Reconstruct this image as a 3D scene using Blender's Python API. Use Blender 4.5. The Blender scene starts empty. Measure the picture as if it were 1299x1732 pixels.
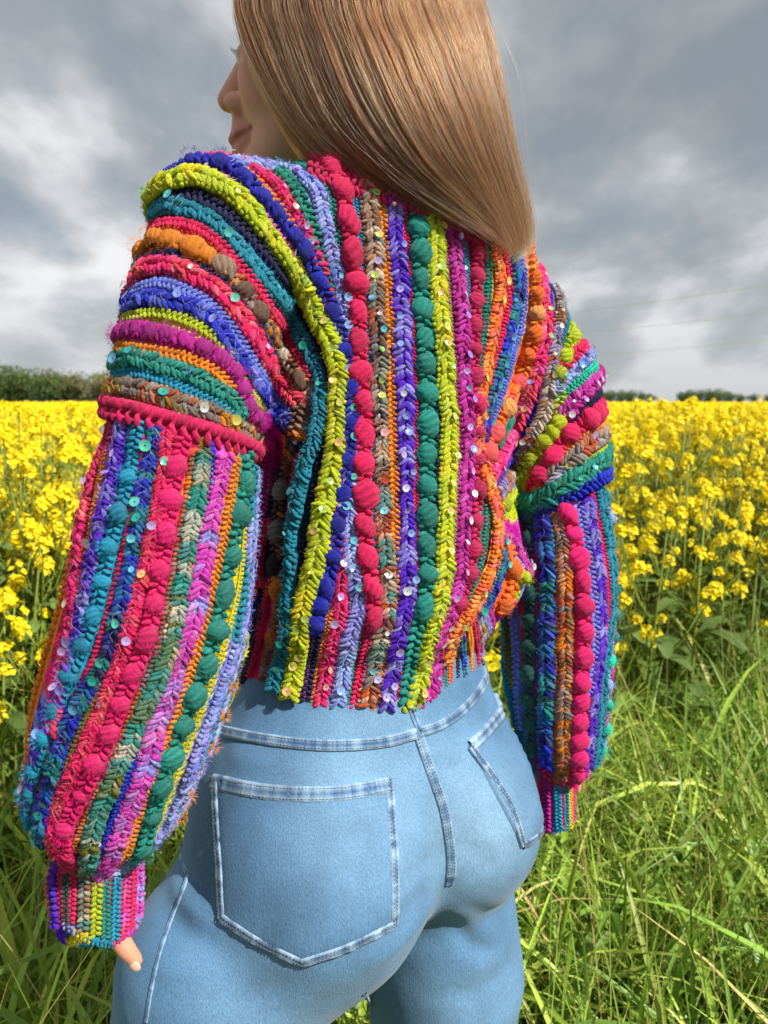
import bpy, math
import numpy as np
from mathutils import Vector
from mathutils.bvhtree import BVHTree

S = bpy.context.scene
COL = S.collection
rng = np.random.default_rng(11)

# ------------------------------------------------------------------ camera
F = 1251.0                      # focal length in photo pixels (26 mm on a 36 mm tall frame)
PITCH = math.radians(8.46)
CAM = np.array([0.0, 0.0, 1.25])
cam_d = bpy.data.cameras.new('camera')
cam = bpy.data.objects.new('camera', cam_d); COL.objects.link(cam)
cam.location = CAM; cam.rotation_euler = (math.pi/2 - PITCH, 0, 0)
cam_d.sensor_fit = 'VERTICAL'; cam_d.sensor_height = 36.0; cam_d.sensor_width = 27.0
cam_d.lens = 26.0; cam_d.clip_start = 0.02; cam_d.clip_end = 5000
cam_d.dof.use_dof = True; cam_d.dof.focus_distance = 0.66; cam_d.dof.aperture_fstop = 9.0
S.camera = cam

# ------------------------------------------------------------------ sun and sky
TO_SUN = np.array([0.64, -0.46, 0.80]); TO_SUN /= np.linalg.norm(TO_SUN)
sun_d = bpy.data.lights.new('sun', 'SUN'); sun_d.energy = 4.9; sun_d.angle = math.radians(0.6); sun_d.color = (1.0, 0.965, 0.91)
sun = bpy.data.objects.new('sun', sun_d); COL.objects.link(sun)
sun.rotation_euler = Vector(TO_SUN).to_track_quat('Z', 'Y').to_euler()

W = bpy.data.worlds.new('World'); S.world = W; W.use_nodes = True
nt = W.node_tree; nt.nodes.clear()
def wn(t, **k):
    n = nt.nodes.new(t)
    for a, b in k.items(): setattr(n, a, b)
    return n
def wl(a, b): nt.links.new(a, b)
out = wn('ShaderNodeOutputWorld'); bg = wn('ShaderNodeBackground'); bg.inputs['Strength'].default_value = 0.1
sky = wn('ShaderNodeTexSky', sky_type='NISHITA', sun_disc=False)
sky.sun_elevation = math.asin(TO_SUN[2]); sky.sun_rotation = math.atan2(TO_SUN[0], TO_SUN[1])
tc = wn('ShaderNodeTexCoord'); sp = wn('ShaderNodeSeparateXYZ'); wl(tc.outputs['Generated'], sp.inputs[0])
zc = wn('ShaderNodeMath', operation='ADD'); zc.inputs[1].default_value = 0.42
zm = wn('ShaderNodeMath', operation='MAXIMUM'); zm.inputs[1].default_value = 0.0
wl(sp.outputs['Z'], zm.inputs[0]); wl(zm.outputs[0], zc.inputs[0])
dx = wn('ShaderNodeMath', operation='DIVIDE'); wl(sp.outputs['X'], dx.inputs[0]); wl(zc.outputs[0], dx.inputs[1])
dy = wn('ShaderNodeMath', operation='DIVIDE'); wl(sp.outputs['Y'], dy.inputs[0]); wl(zc.outputs[0], dy.inputs[1])
cb = wn('ShaderNodeCombineXYZ'); wl(dx.outputs[0], cb.inputs[0]); wl(dy.outputs[0], cb.inputs[1])
cb.inputs[2].default_value = 3.7
mp = wn('ShaderNodeMapping'); mp.inputs['Location'].default_value = (4.3, 1.9, 0); mp.inputs['Scale'].default_value = (1.7, 1.25, 1)
wl(cb.outputs[0], mp.inputs[0])
n1 = wn('ShaderNodeTexNoise'); n1.inputs['Scale'].default_value = 1.15; n1.inputs['Detail'].default_value = 9; n1.inputs['Roughness'].default_value = 0.52; n1.inputs['Distortion'].default_value = 0.25
n2 = wn('ShaderNodeTexNoise'); n2.inputs['Scale'].default_value = 2.9; n2.inputs['Detail'].default_value = 8; n2.inputs['Roughness'].default_value = 0.5
wl(mp.outputs[0], n1.inputs['Vector']); wl(mp.outputs[0], n2.inputs['Vector'])
mx = wn('ShaderNodeMix', data_type='FLOAT'); mx.inputs[0].default_value = 0.42
wl(n1.outputs['Fac'], mx.inputs[2]); wl(n2.outputs['Fac'], mx.inputs[3])
cr = wn('ShaderNodeValToRGB'); wl(mx.outputs[0], cr.inputs[0])
els = cr.color_ramp.elements
K = 1.0
stops = [(0.38, (2.15, 2.36, 2.58)), (0.45, (2.75, 2.98, 3.2)), (0.50, (3.6, 3.78, 4.0)), (0.545, (5.0, 5.1, 5.25)), (0.60, (6.9, 6.9, 6.95))]
while len(els) < len(stops): els.new(0.5)
for e, (p, c) in zip(els, stops): e.position = p; e.color = (*[v*0.1 for v in c], 1)
sc = wn('ShaderNodeMix', data_type='RGBA', blend_type='MULTIPLY'); sc.inputs[0].default_value = 1.0
wl(cr.outputs[0], sc.inputs[6]); sc.inputs[7].default_value = (10, 10, 10, 1)
# flatter, paler cloud near the horizon
hz = wn('ShaderNodeMapRange'); wl(sp.outputs['Z'], hz.inputs[0]); hz.inputs[1].default_value = 0.0; hz.inputs[2].default_value = 0.16; hz.inputs[3].default_value = 0.62; hz.inputs[4].default_value = 0.0
hm = wn('ShaderNodeMix', data_type='RGBA'); wl(hz.outputs[0], hm.inputs[0]); wl(sc.outputs[2], hm.inputs[6]); hm.inputs[7].default_value = (3.2, 3.42, 3.72, 1)
# a little blue sky through thin cloud
th = wn('ShaderNodeMapRange'); wl(n2.outputs['Fac'], th.inputs[0]); th.inputs[1].default_value = 0.3; th.inputs[2].default_value = 0.5; th.inputs[3].default_value = 0.80; th.inputs[4].default_value = 0.97
fm = wn('ShaderNodeMix', data_type='RGBA'); wl(th.outputs[0], fm.inputs[0]); wl(sky.outputs[0], fm.inputs[6]); wl(hm.outputs[2], fm.inputs[7])
wl(fm.outputs[2], bg.inputs['Color']); wl(bg.outputs[0], out.inputs[0])

S.view_settings.view_transform = 'Standard'; S.view_settings.look = 'None'
S.view_settings.exposure = 0.42; S.view_settings.gamma = 1.0; S.view_settings.use_curve_mapping = False
S.render.engine = 'CYCLES'
S.cycles.max_bounces = 8; S.cycles.transparent_max_bounces = 12; S.cycles.use_denoising = True

# ------------------------------------------------------------------ helpers
f_dir = np.array([0, math.cos(PITCH), -math.sin(PITCH)]); u_dir = np.array([0, math.sin(PITCH), math.cos(PITCH)])
def P(px, py, D):
    """world point seen at photo pixel (px, py), D metres in front of the camera"""
    return CAM + np.array([1.0, 0, 0])*((px-649.5)/F*D) + u_dir*((866-py)/F*D) + f_dir*D
def ray(px, py):
    d = np.array([1.0, 0, 0])*((px-649.5)/F) + u_dir*((866-py)/F) + f_dir
    return d
def lin(h):
    c = np.array([int(h[i:i+2], 16) for i in (0, 2, 4)])/255.0
    return np.where(c <= 0.04045, c/12.92, ((c+0.055)/1.055)**2.4)
def unit(v): return v/np.maximum(np.linalg.norm(v, axis=-1, keepdims=True), 1e-12)

def mesh(name, V, faces, smooth=True, col=None, uv=None):
    """faces: list of (m,k) int arrays; col: per-vertex linear rgb"""
    me = bpy.data.meshes.new(name)
    V = np.asarray(V, np.float32)
    faces = [np.asarray(f, np.int32) for f in faces if len(f)]
    nl = sum(f.size for f in faces); nf = sum(len(f) for f in faces)
    me.vertices.add(len(V)); me.vertices.foreach_set('co', V.ravel())
    me.loops.add(nl); me.polygons.add(nf)
    me.loops.foreach_set('vertex_index', np.concatenate([f.ravel() for f in faces]))
    tot = np.concatenate([np.full(len(f), f.shape[1], np.int32) for f in faces])
    st = np.concatenate([[0], np.cumsum(tot)[:-1]]).astype(np.int32)
    me.polygons.foreach_set('loop_start', st); me.polygons.foreach_set('loop_total', tot)
    me.polygons.foreach_set('use_smooth', np.full(nf, smooth, bool))
    me.update(calc_edges=True)
    if col is not None:
        a = me.attributes.new('Col', 'FLOAT_COLOR', 'POINT')
        c = np.ones((len(V), 4), np.float32); c[:, :3] = col
        a.data.foreach_set('color', c.ravel())
    if uv is not None:
        a = me.attributes.new('st', 'FLOAT_VECTOR', 'POINT')
        c = np.zeros((len(V), 3), np.float32); c[:, :uv.shape[1]] = uv
        a.data.foreach_set('vector', c.ravel())
    me.validate()
    return me
def obj(name, me, mat=None, parent=None, loc=None, kind=None):
    o = bpy.data.objects.new(name, me); COL.objects.link(o)
    if mat is not None and not me.materials: me.materials.append(mat)
    if parent is not None: o.parent = parent
    if loc is not None: o.location = loc
    if kind: o['kind'] = kind
    return o
def tag(o, label, cat, group=None):
    o['label'] = label; o['category'] = cat
    if group: o['group'] = group
    return o

class MB:
    """collects vertices, faces and colours for one mesh"""
    def __init__(s): s.V = []; s.T = []; s.Q = []; s.C = []; s.U = []; s.n = 0
    def add(s, V, tris=None, quads=None, col=None, uv=None):
        V = np.asarray(V, float)
        if tris is not None and len(tris): s.T.append(np.asarray(tris)+s.n)
        if quads is not None and len(quads): s.Q.append(np.asarray(quads)+s.n)
        s.V.append(V); s.n += len(V)
        c = np.zeros((len(V), 3)); c[:] = (0.5 if col is None else col); s.C.append(c)
        u = np.zeros((len(V), 3))
        if uv is not None: u[:, :uv.shape[1]] = uv
        s.U.append(u)
    def batch(s, tv, tf, cen, ax, ay, az, col=None):
        """template tv (k,3) with faces tf placed at N frames"""
        N = len(cen); k = len(tv)
        if N == 0: return
        V = cen[:, None, :] + tv[None, :, 0:1]*ax[:, None, :] + tv[None, :, 1:2]*ay[:, None, :] + tv[None, :, 2:3]*az[:, None, :]
        off = (np.arange(N)*k)[:, None, None]
        Fc = [(off + np.asarray(f)[None]).reshape(-1, np.asarray(f).shape[1]) for f in tf]
        c = None if col is None else np.repeat(np.broadcast_to(col, (N, 3)), k, axis=0)
        uv = np.tile(tv, (N, 1))
        for f in Fc:
            pass
        base = s.n
        s.V.append(V.reshape(-1, 3)); s.n += N*k
        for f in Fc: (s.T if f.shape[1] == 3 else s.Q).append(f+base)
        s.C.append(np.full((N*k, 3), .5) if c is None else c); s.U.append(uv)
    def mesh(s, name, smooth=True):
        V = np.concatenate(s.V)
        fs = []
        if s.T: fs.append(np.concatenate(s.T))
        if s.Q: fs.append(np.concatenate(s.Q))
        return mesh(name, V, fs, smooth, np.concatenate(s.C), np.concatenate(s.U))

def ellipsoid_t(seg, rings):
    """unit sphere template, long axis x"""
    v = [(-1, 0, 0)]; 
    for i in range(1, rings):
        a = math.pi*i/rings
        for j in range(seg):
            b = 2*math.pi*j/seg; v.append((-math.cos(a), math.sin(a)*math.cos(b), math.sin(a)*math.sin(b)))
    v.append((1, 0, 0)); v = np.array(v); t = []; q = []
    for j in range(seg):
        k = (j+1) % seg
        t.append((0, 1+k, 1+j)); t.append((len(v)-1, 1+(rings-2)*seg+j, 1+(rings-2)*seg+k))
        for i in range(rings-2):
            a = 1+i*seg; q.append((a+j, a+k, a+seg+k, a+seg+j))
    return v, [np.array(t), np.array(q)]

def tube(pts, rad, seg=6, closed_ends=True):
    pts = np.asarray(pts, float); n = len(pts); rad = np.broadcast_to(rad, (n,))
    t = unit(np.gradient(pts, axis=0))
    ref = np.array([0.31, 0.22, 0.92]); a = unit(np.cross(t, ref)); b = np.cross(t, a)
    an = np.arange(seg)/seg*2*math.pi
    V = pts[:, None, :] + rad[:, None, None]*(np.cos(an)[None, :, None]*a[:, None, :] + np.sin(an)[None, :, None]*b[:, None, :])
    i = np.arange(n-1)[:, None]*seg; j = np.arange(seg)[None]; k = (j+1) % seg
    Q = np.stack([i+j, i+k, i+seg+k, i+seg+j], -1).reshape(-1, 4)
    V = V.reshape(-1, 3); T = []
    if closed_ends:
        V = np.concatenate([V, pts[:1], pts[-1:]]); c0 = n*seg
        for jj in range(seg):
            kk = (jj+1) % seg
            T.append((c0, kk, jj)); T.append((c0+1, (n-1)*seg+jj, (n-1)*seg+kk))
    return V, np.array(T) if T else None, Q

def catmull(pts, step):
    pts = np.asarray(pts, float)
    if len(pts) < 2: return pts
    ext = np.vstack([2*pts[0]-pts[1], pts, 2*pts[-1]-pts[-2]])
    out = []
    for i in range(1, len(ext)-2):
        p0, p1, p2, p3 = ext[i-1:i+3]
        m = max(1, int(np.linalg.norm(p2-p1)/step)); t = np.arange(m)[:, None]/m
        out.append(0.5*(2*p1 + (p2-p0)*t + (2*p0-5*p1+4*p2-p3)*t**2 + (3*p1-p0-3*p2+p3)*t**3))
    out.append(pts[-1:]); return np.concatenate(out)
def resample(pts, step, extra=None):
    d = np.linalg.norm(np.diff(pts, axis=0), axis=1); s = np.concatenate([[0], np.cumsum(d)])
    n = max(2, int(round(s[-1]/step))+1); q = np.linspace(0, s[-1], n)
    r = np.stack([np.interp(q, s, pts[:, k]) for k in range(pts.shape[1])], 1)
    if extra is None: return r
    return r, np.stack([np.interp(q, s, extra[:, k]) for k in range(extra.shape[1])], 1)
def smooth_path(p, it, w=0.5):
    p = p.copy()
    for _ in range(it):
        q = p.copy(); q[1:-1] = (1-w)*p[1:-1] + w*0.5*(p[:-2]+p[2:]); p = q
    return p

# --- signed distance modelling
def cone(p, a, b, ra, rb):
    ab = b-a; t = np.clip(((p-a)@ab)/(ab@ab+1e-12), 0, 1)
    return np.linalg.norm(p-a-t[:, None]*ab, axis=1) - (ra+(rb-ra)*t)
def ell(p, c, axes, r):
    q = (p-c)@np.asarray(axes).T; r = np.asarray(r, float)
    k0 = np.linalg.norm(q/r, axis=1); k1 = np.linalg.norm(q/(r*r), axis=1)
    return k0*(k0-1)/np.maximum(k1, 1e-9)
def smin(a, b, k):
    h = np.clip(0.5+0.5*(b-a)/k, 0, 1); return b*(1-h)+a*h - k*h*(1-h)
def smax(a, b, k): return -smin(-a, -b, k)
def chain(p, pts, rad, k=0.02, axis=None, s=1.0):
    if axis is not None:
        p = p + np.outer(p@axis, axis)*(s-1); pts = [q + axis*(q@axis)*(s-1) for q in pts]
    d = None
    for i in range(len(pts)-1):
        e = cone(p, pts[i], pts[i+1], rad[i], rad[i+1])
        d = e if d is None else np.minimum(d, e)
    return d
def surfnets(f, lo, hi, h):
    lo = np.asarray(lo, float); hi = np.asarray(hi, float)
    n = np.ceil((hi-lo)/h).astype(int)+1
    g = np.stack(np.meshgrid(*[lo[k]+h*np.arange(n[k]) for k in range(3)], indexing='ij'), -1)
    v = f(g.reshape(-1, 3)).reshape(n); s = v < 0
    c8 = [(i, j, k) for i in (0, 1) for j in (0, 1) for k in (0, 1)]
    def sl(a, o): return a[o[0]:n[0]-1+o[0], o[1]:n[1]-1+o[1], o[2]:n[2]-1+o[2]]
    cnt = sum(sl(s, o).astype(np.int8) for o in c8)
    act = (cnt > 0) & (cnt < 8); cells = np.argwhere(act)
    idx = -np.ones(act.shape, int); idx[act] = np.arange(len(cells))
    acc = np.zeros((len(cells), 3)); m = np.zeros(len(cells))
    for a in range(3):
        for o in c8:
            if o[a]: continue
            o2 = list(o); o2[a] = 1
            v0 = sl(v, o)[act]; v1 = sl(v, o2)[act]; x = (v0 < 0) != (v1 < 0)
            t = np.where(x, v0/np.where(x, v0-v1, 1), 0)
            pos = np.array(o, float)[None] + t[:, None]*(np.array(o2)-np.array(o))[None]
            acc[x] += pos[x]; m[x] += 1
    V = lo + h*(cells + acc/m[:, None])
    Q = []
    for a in range(3):
        b, c = (a+1) % 3, (a+2) % 3
        A = [slice(None)]*3; B = [slice(None)]*3; A[a] = slice(0, -1); B[a] = slice(1, None)
        s0 = s[tuple(A)]; s1 = s[tuple(B)]
        e = np.argwhere(s0 != s1)
        ok = (e[:, b] >= 1) & (e[:, c] >= 1) & (e[:, b] < n[b]-1) & (e[:, c] < n[c]-1); e = e[ok]
        eb = e.copy(); eb[:, b] -= 1; ec = e.copy(); ec[:, c] -= 1; ebc = eb.copy(); ebc[:, c] -= 1
        q = np.stack([idx[tuple(x.T)] for x in (e, eb, ebc, ec)], 1)
        fl = s0[tuple(e.T)]
        q[~fl] = q[~fl][:, ::-1]
        Q.append(q)
    Q = np.concatenate(Q)
    Q = Q[(Q >= 0).all(1)]
    # consistent outward winding check
    return V, Q
def relax(V, Q, it=2, w=0.5):
    for _ in range(it):
        acc = np.zeros_like(V); m = np.zeros(len(V))
        for i in range(4):
            j = (i+1) % 4
            np.add.at(acc, Q[:, i], V[Q[:, j]]); np.add.at(m, Q[:, i], 1)
            np.add.at(acc, Q[:, j], V[Q[:, i]]); np.add.at(m, Q[:, j], 1)
        V = (1-w)*V + w*acc/np.maximum(m, 1)[:, None]
    return V
def vnormals(V, Q):
    n = np.cross(V[Q[:, 2]]-V[Q[:, 0]], V[Q[:, 3]]-V[Q[:, 1]]); N = np.zeros_like(V)
    for i in range(4): np.add.at(N, Q[:, i], n)
    return unit(N)

# --- material helper
def mat(name, build):
    m = bpy.data.materials.new(name); m.use_nodes = True
    t = m.node_tree; b = t.nodes['Principled BSDF']
    class N:
        def __call__(s, ty, **k):
            n = t.nodes.new(ty)
            for a, v in k.items(): setattr(n, a, v)
            return n
    def L(a, b_): t.links.new(a, b_)
    build(t, b, N(), L)
    return m
def setp(b, **k):
    for a, v in k.items(): b.inputs[a.replace('_', ' ')].default_value = v
# ================================================================== ground, wood, field, grass
def leafy(colr, trans=.35, rough=.5, attr=True, var=.25):
    def b_(t, b, N, L):
        if attr:
            a = N('ShaderNodeAttribute', attribute_name='Col'); oi = N('ShaderNodeObjectInfo')
            mr = N('ShaderNodeMapRange'); L(oi.outputs['Random'], mr.inputs[0]); mr.inputs[3].default_value = 1-var; mr.inputs[4].default_value = 1+var
            sc_ = N('ShaderNodeVectorMath', operation='SCALE'); L(a.outputs['Color'], sc_.inputs[0]); L(mr.outputs[0], sc_.inputs['Scale']); src = sc_.outputs[0]
            L(src, b.inputs['Base Color'])
        else: b.inputs['Base Color'].default_value = (*colr, 1)
        setp(b, Roughness=rough, Specular_IOR_Level=.35)
        tr = N('ShaderNodeBsdfTranslucent'); mxs = N('ShaderNodeMixShader'); mxs.inputs[0].default_value = trans
        if attr: L(src, tr.inputs['Color'])
        else: tr.inputs['Color'].default_value = (*colr, 1)
        o = t.nodes['Material Output']; L(b.outputs[0], mxs.inputs[1]); L(tr.outputs[0], mxs.inputs[2]); L(mxs.outputs[0], o.inputs[0])
    return b_
GRASS = mat('grass_blade', leafy(None, .32, .36, var=0))
PETAL = mat('petal', leafy(None, .30, .6, var=.06))
STEM = mat('stem', leafy(None, .15, .5, var=.15))
CROWN = mat('crown_leaf', leafy(None, .2, .6, var=.2))
def ground_mat(t, b, N, L):
    tc = N('ShaderNodeTexCoord'); n = N('ShaderNodeTexNoise'); n.inputs['Scale'].default_value = 9; n.inputs['Detail'].default_value = 8; L(tc.outputs['Object'], n.inputs['Vector'])
    r = N('ShaderNodeValToRGB'); e = r.color_ramp.elements; e[0].position = .35; e[0].color = (.020, .026, .008, 1); e[1].position = .7; e[1].color = (.075, .085, .022, 1)
    L(n.outputs['Fac'], r.inputs[0]); L(r.outputs[0], b.inputs['Base Color']); setp(b, Roughness=.95)
    bp = N('ShaderNodeBump'); bp.inputs['Strength'].default_value = .6; L(n.outputs['Fac'], bp.inputs['Height']); L(bp.outputs[0], b.inputs['Normal'])
GROUND = mat('ground', ground_mat)
gx = np.array([-2500., -300, -60, -15, -4, 0, 4, 15, 60, 300, 2500]); gy = gx.copy()
gv = np.array([(x, y, 0.0) for x in gx for y in gy]); m_ = len(gy)
gq = np.array([(i*m_+j, (i+1)*m_+j, (i+1)*m_+j+1, i*m_+j+1) for i in range(m_-1) for j in range(m_-1)])
obj('ground', mesh('ground', gv, [gq], False), GROUND, kind='structure')

rg = np.random.default_rng(4)
def quad_leaf(cen, d, w, ln, nrm, fold=0.0):
    """flat pointed leaf (4 verts each), N at a time"""
    s = unit(np.cross(d, nrm))
    V = np.stack([cen, cen+d*(ln*.5)[:, None]+s*(w*.5)[:, None]+nrm*fold, cen+d*ln[:, None], cen+d*(ln*.5)[:, None]-s*(w*.5)[:, None]+nrm*fold], 1)
    N = len(cen); Q = (np.arange(N)*4)[:, None]+np.arange(4)[None]
    return V.reshape(-1, 3), Q
# ---- trees of the far wood
def tree_meshes(seed, hgt, wid, cols, nleaf=2600, ls=.42):
    r = np.random.default_rng(seed)
    bl = [(np.array([r.normal(0, .33*wid), r.normal(0, .33*wid), hgt*r.uniform(.22, .80)]), wid*r.uniform(.22, .40)) for _ in range(16)]
    bl.append((np.array([0, 0, hgt*.80]), wid*.32))
    cen = []; cc = []
    for c, rad in bl:
        n = nleaf//len(bl); d = unit(r.normal(size=(n, 3))); q = c + d*(rad*r.uniform(.55, 1.05, n)**.7)[:, None]*[1, 1, .9]; cen.append(q)
        col = cols[r.integers(len(cols))]; cc.append(np.clip(np.tile(col, (n, 1))*np.exp(r.normal(0, .25, (n, 1))), 0, 1))
    cen = np.concatenate(cen); cc = np.concatenate(cc); cen[:, 2] = np.maximum(cen[:, 2], .3); n = len(cen)
    V, Q = quad_leaf(cen, unit(r.normal(size=(n, 3))), r.uniform(.6, 1, n)*ls, r.uniform(.8, 1.4, n)*ls, unit(r.normal(size=(n, 3))))
    crown = mesh('crown', V, [Q], False, np.repeat(cc, 4, 0)); crown.materials.append(CROWN)
    mb = MB()
    tv_, tt_, tq_ = tube([(0, 0, 0), (.05*wid, 0, hgt*.3), (0, .05*wid, hgt*.72)], [.035*hgt, .025*hgt, .008*hgt], 7); mb.add(tv_, tt_, tq_, col=(.06, .05, .035))
    for _ in range(5):
        a = r.uniform(0, 6.28); z = hgt*r.uniform(.25, .5)
        tv_, tt_, tq_ = tube([(0, 0, z), (.2*wid*math.cos(a), .2*wid*math.sin(a), z+.12*hgt), (.38*wid*math.cos(a), .38*wid*math.sin(a), z+.22*hgt)], [.014*hgt, .01*hgt, .004*hgt], 5); mb.add(tv_, tt_, tq_, col=(.06, .05, .035))
    trunk = mb.mesh('trunk'); trunk.materials.append(STEM)
    return trunk, crown
kinds = [('dark green', [lin('566c34'), lin('5e7038'), lin('4a5e2e')]), ('olive brown', [lin('847c56'), lin('746e4c'), lin('6c7446')]), ('fresh green', [lin('7e9440'), lin('6e863a'), lin('627a36')])]
TM = [tree_meshes(i, 8.2, 7.0, k[1]) for i, k in enumerate(kinds)]
def put_tree(k, x, y, s, label, group, name='tree'):
    o = obj(name, TM[k][0], None, None, (x, y, 0)); c = obj('crown', TM[k][1], None, o); o.name = name
    o.scale = (s, s, s*rg.uniform(.92, 1.05)); o.rotation_euler = (0, 0, rg.uniform(0, 6.28)); tag(o, label, 'tree', group)
ORD = ['first', 'second', 'third', 'fourth', 'fifth', 'sixth', 'seventh', 'eighth', 'ninth', 'tenth']
for row, (dist, n) in enumerate(((112, 8), (119, 8))):
    for j in range(n):
        px_ = -120 + j*52 + row*24 + rg.uniform(-8, 8)
        D = dist + .03*px_ + rg.uniform(-3, 3); k = int(rg.integers(3)) if px_ > 60 else (0, 1, 0)[j % 3]
        put_tree(k, (px_-649.5)/F*D, D, rg.uniform(.76, .86)-(.0002*px_ if px_ > 0 else 0), f'{kinds[k][0]} tree, {ORD[j]} from left in the {("front", "back")[row]} row of the far wood', 'trees of the wood beyond the field')
for name, lst in (("beside the person's right arm", ((985, 300, .8), (1008, 290, .9), (1028, 296, .95), (1046, 290, .95), (1062, 300, .9), (1078, 310, .85), (1093, 330, .75))), ('farther right', ((1146, 300, .75), (1160, 310, 1.0), (1176, 300, .9), (1192, 300, .95), (1208, 320, 1.05), (1226, 310, .85), (1244, 330, .75), (1268, 380, .8), (1290, 390, .75), (1312, 380, .8)))):
    for j, (px_, D, s) in enumerate(lst):
        put_tree(0, (px_-649.5)/F*D, D, s*.80, f'dark round tree, {ORD[j]} from left in the horizon clump {name}', 'trees on the right horizon')
# ---- rapeseed
YEL = lin('f4dc08'); YEL2 = lin('fbea20'); YEL3 = lin('ead008'); GRN = lin('6c8430'); GR2 = lin('8a9c3c')
def raceme(r, nf, size, n_bud=5):
    """one flower head standing on the origin"""
    mb = MB()
    cen = []; nrm = []
    for i in range(nf):
        a = 2.4*i + r.uniform(-.4, .4); h = -.55 + 1.2*(i/nf)**.8; rr = (.95 - .55*(i/nf))*r.uniform(.8, 1.1)
        cen.append((rr*math.cos(a), rr*math.sin(a), h)); nrm.append((math.cos(a)*.8, math.sin(a)*.8, .75+.5*i/nf))
    cen = np.array(cen)*size; nrm = unit(np.array(nrm) + r.normal(0, .2, (nf, 3)))
    for k in range(4):
        ref = unit(np.cross(nrm, [0.3, .2, 1])); b2 = np.cross(nrm, ref); a = math.pi/2*k + r.uniform(0, 1.5, nf)[:, None]*0 + (np.arange(nf)*.7)[:, None]
        d = ref*np.cos(a)+b2*np.sin(a); d = unit(d + nrm*.25)
        L_ = np.full(nf, size*.48)*r.uniform(.85, 1.1, nf)
        V, Q = quad_leaf(cen, d, L_*.95, L_, nrm, fold=size*.04)
        pal = np.array([YEL, YEL2, YEL3])[r.integers(0, 3, nf)]
        mb.add(V, quads=Q, col=np.repeat(pal, 4, 0))
    for i in range(n_bud):
        a = i*2.1; q = np.array([[.18*math.cos(a), .18*math.sin(a), .62]])*size; ez = np.array([[0, 0, 1.]])*size*.20
        mb.batch(ellipsoid_t(5, 3)[0], ellipsoid_t(5, 3)[1], q, ez, np.array([[1., 0, 0]])*size*.10, np.array([[0, 1., 0]])*size*.10, GR2[None])
    me = mb.mesh('flower_head', False); me.materials.append(PETAL); return me
RAC = [raceme(np.random.default_rng(i), 18, .022) for i in range(5)]
def plant(seed, H, nb):
    r = np.random.default_rng(seed); mb = MB(); tops = []
    lean = r.normal(0, .05, 2)
    top = np.array([lean[0], lean[1], H])
    tv_, tt_, tq_ = tube([(0, 0, 0), (lean[0]*.2, lean[1]*.2, H*.5), top], [.006, .005, .0022], 5); mb.add(tv_, tt_, tq_, col=GR2*.8); tops.append((top, np.array([0, 0, 1.])))
    for i in range(nb):
        a = 2.4*i + r.uniform(-.5, .5); z0 = H*r.uniform(.46, .82); ln = r.uniform(.09, .22); zt = min(H*.99, z0 + r.uniform(.14, .34))
        p0 = np.array([lean[0]*z0/H, lean[1]*z0/H, z0]); p1 = p0*[1, 1, 0]+[ln*.6*math.cos(a), ln*.6*math.sin(a), (z0+zt)/2-.02]; p2 = p0*[1, 1, 0]+[ln*math.cos(a), ln*math.sin(a), zt]
        tv_, tt_, tq_ = tube(catmull([p0, p1, p2], .08), .0022, 4); mb.add(tv_, tt_, tq_, col=GR2*.9); tops.append((p2, unit(p2-p1)))
        for q in range(5):                           # thin pods under the flowers
            c = p1+(p2-p1)*(.3+.12*q); d = unit(np.array([math.cos(a+q*2.2), math.sin(a+q*2.2), .6])); tv_, tt_, tq_ = tube([c, c+d*.035], .0012, 3); mb.add(tv_, tt_, tq_, col=GR2)
    lf = MB()
    for i in range(9):
        a = 2.4*i+r.uniform(-.4, .4); z = H*r.uniform(.12, .72); s = (1.25-z/H)*r.uniform(.09, .17)
        d = np.array([math.cos(a), math.sin(a), .35]); e = np.array([-math.sin(a), math.cos(a), 0]); c = np.array([lean[0]*z/H, lean[1]*z/H, z])
        V = [c]; 
        for u, w_, dz in ((.35, .26, .06), (.7, .30, -.02), (1.0, .12, -.22)):
            m0 = c + d*s*u*1.6 + np.array([0, 0, dz*s*2]); V += [m0+e*s*w_, m0-np.array([0, 0, .02*s*4]), m0-e*s*w_]
        Q = [(1, 4, 5, 2), (2, 5, 6, 3), (4, 7, 8, 5), (5, 8, 9, 6)]; T = [(0, 1, 2), (0, 2, 3)]
        lf.add(np.array(V), T, Q, col=lin('5c7438')*r.uniform(.8, 1.25))
    sm = mb.mesh('rapeseed_plant'); sm.materials.append(STEM); lm = lf.mesh('foliage'); lm.materials.append(STEM)
    return sm, lm, tops
PL = [plant(40+i, h, nb) for i, (h, nb) in enumerate(((1.13, 9), (1.17, 10), (1.10, 8), (1.20, 10), (1.02, 8), (.88, 8), (1.15, 9)))]
def arr(me):
    V = np.empty(len(me.vertices)*3, np.float32); me.vertices.foreach_get('co', V); V = V.reshape(-1, 3)
    C = np.empty(len(V)*4, np.float32); me.attributes['Col'].data.foreach_get('color', C); C = C.reshape(-1, 4)[:, :3]
    T = [list(p.vertices) for p in me.polygons]; 
    return V, C, np.array([f for f in T if len(f) == 3]).reshape(-1, 3), np.array([f for f in T if len(f) == 4]).reshape(-1, 4)
def front(x): return 1.83 + .36*x
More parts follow.
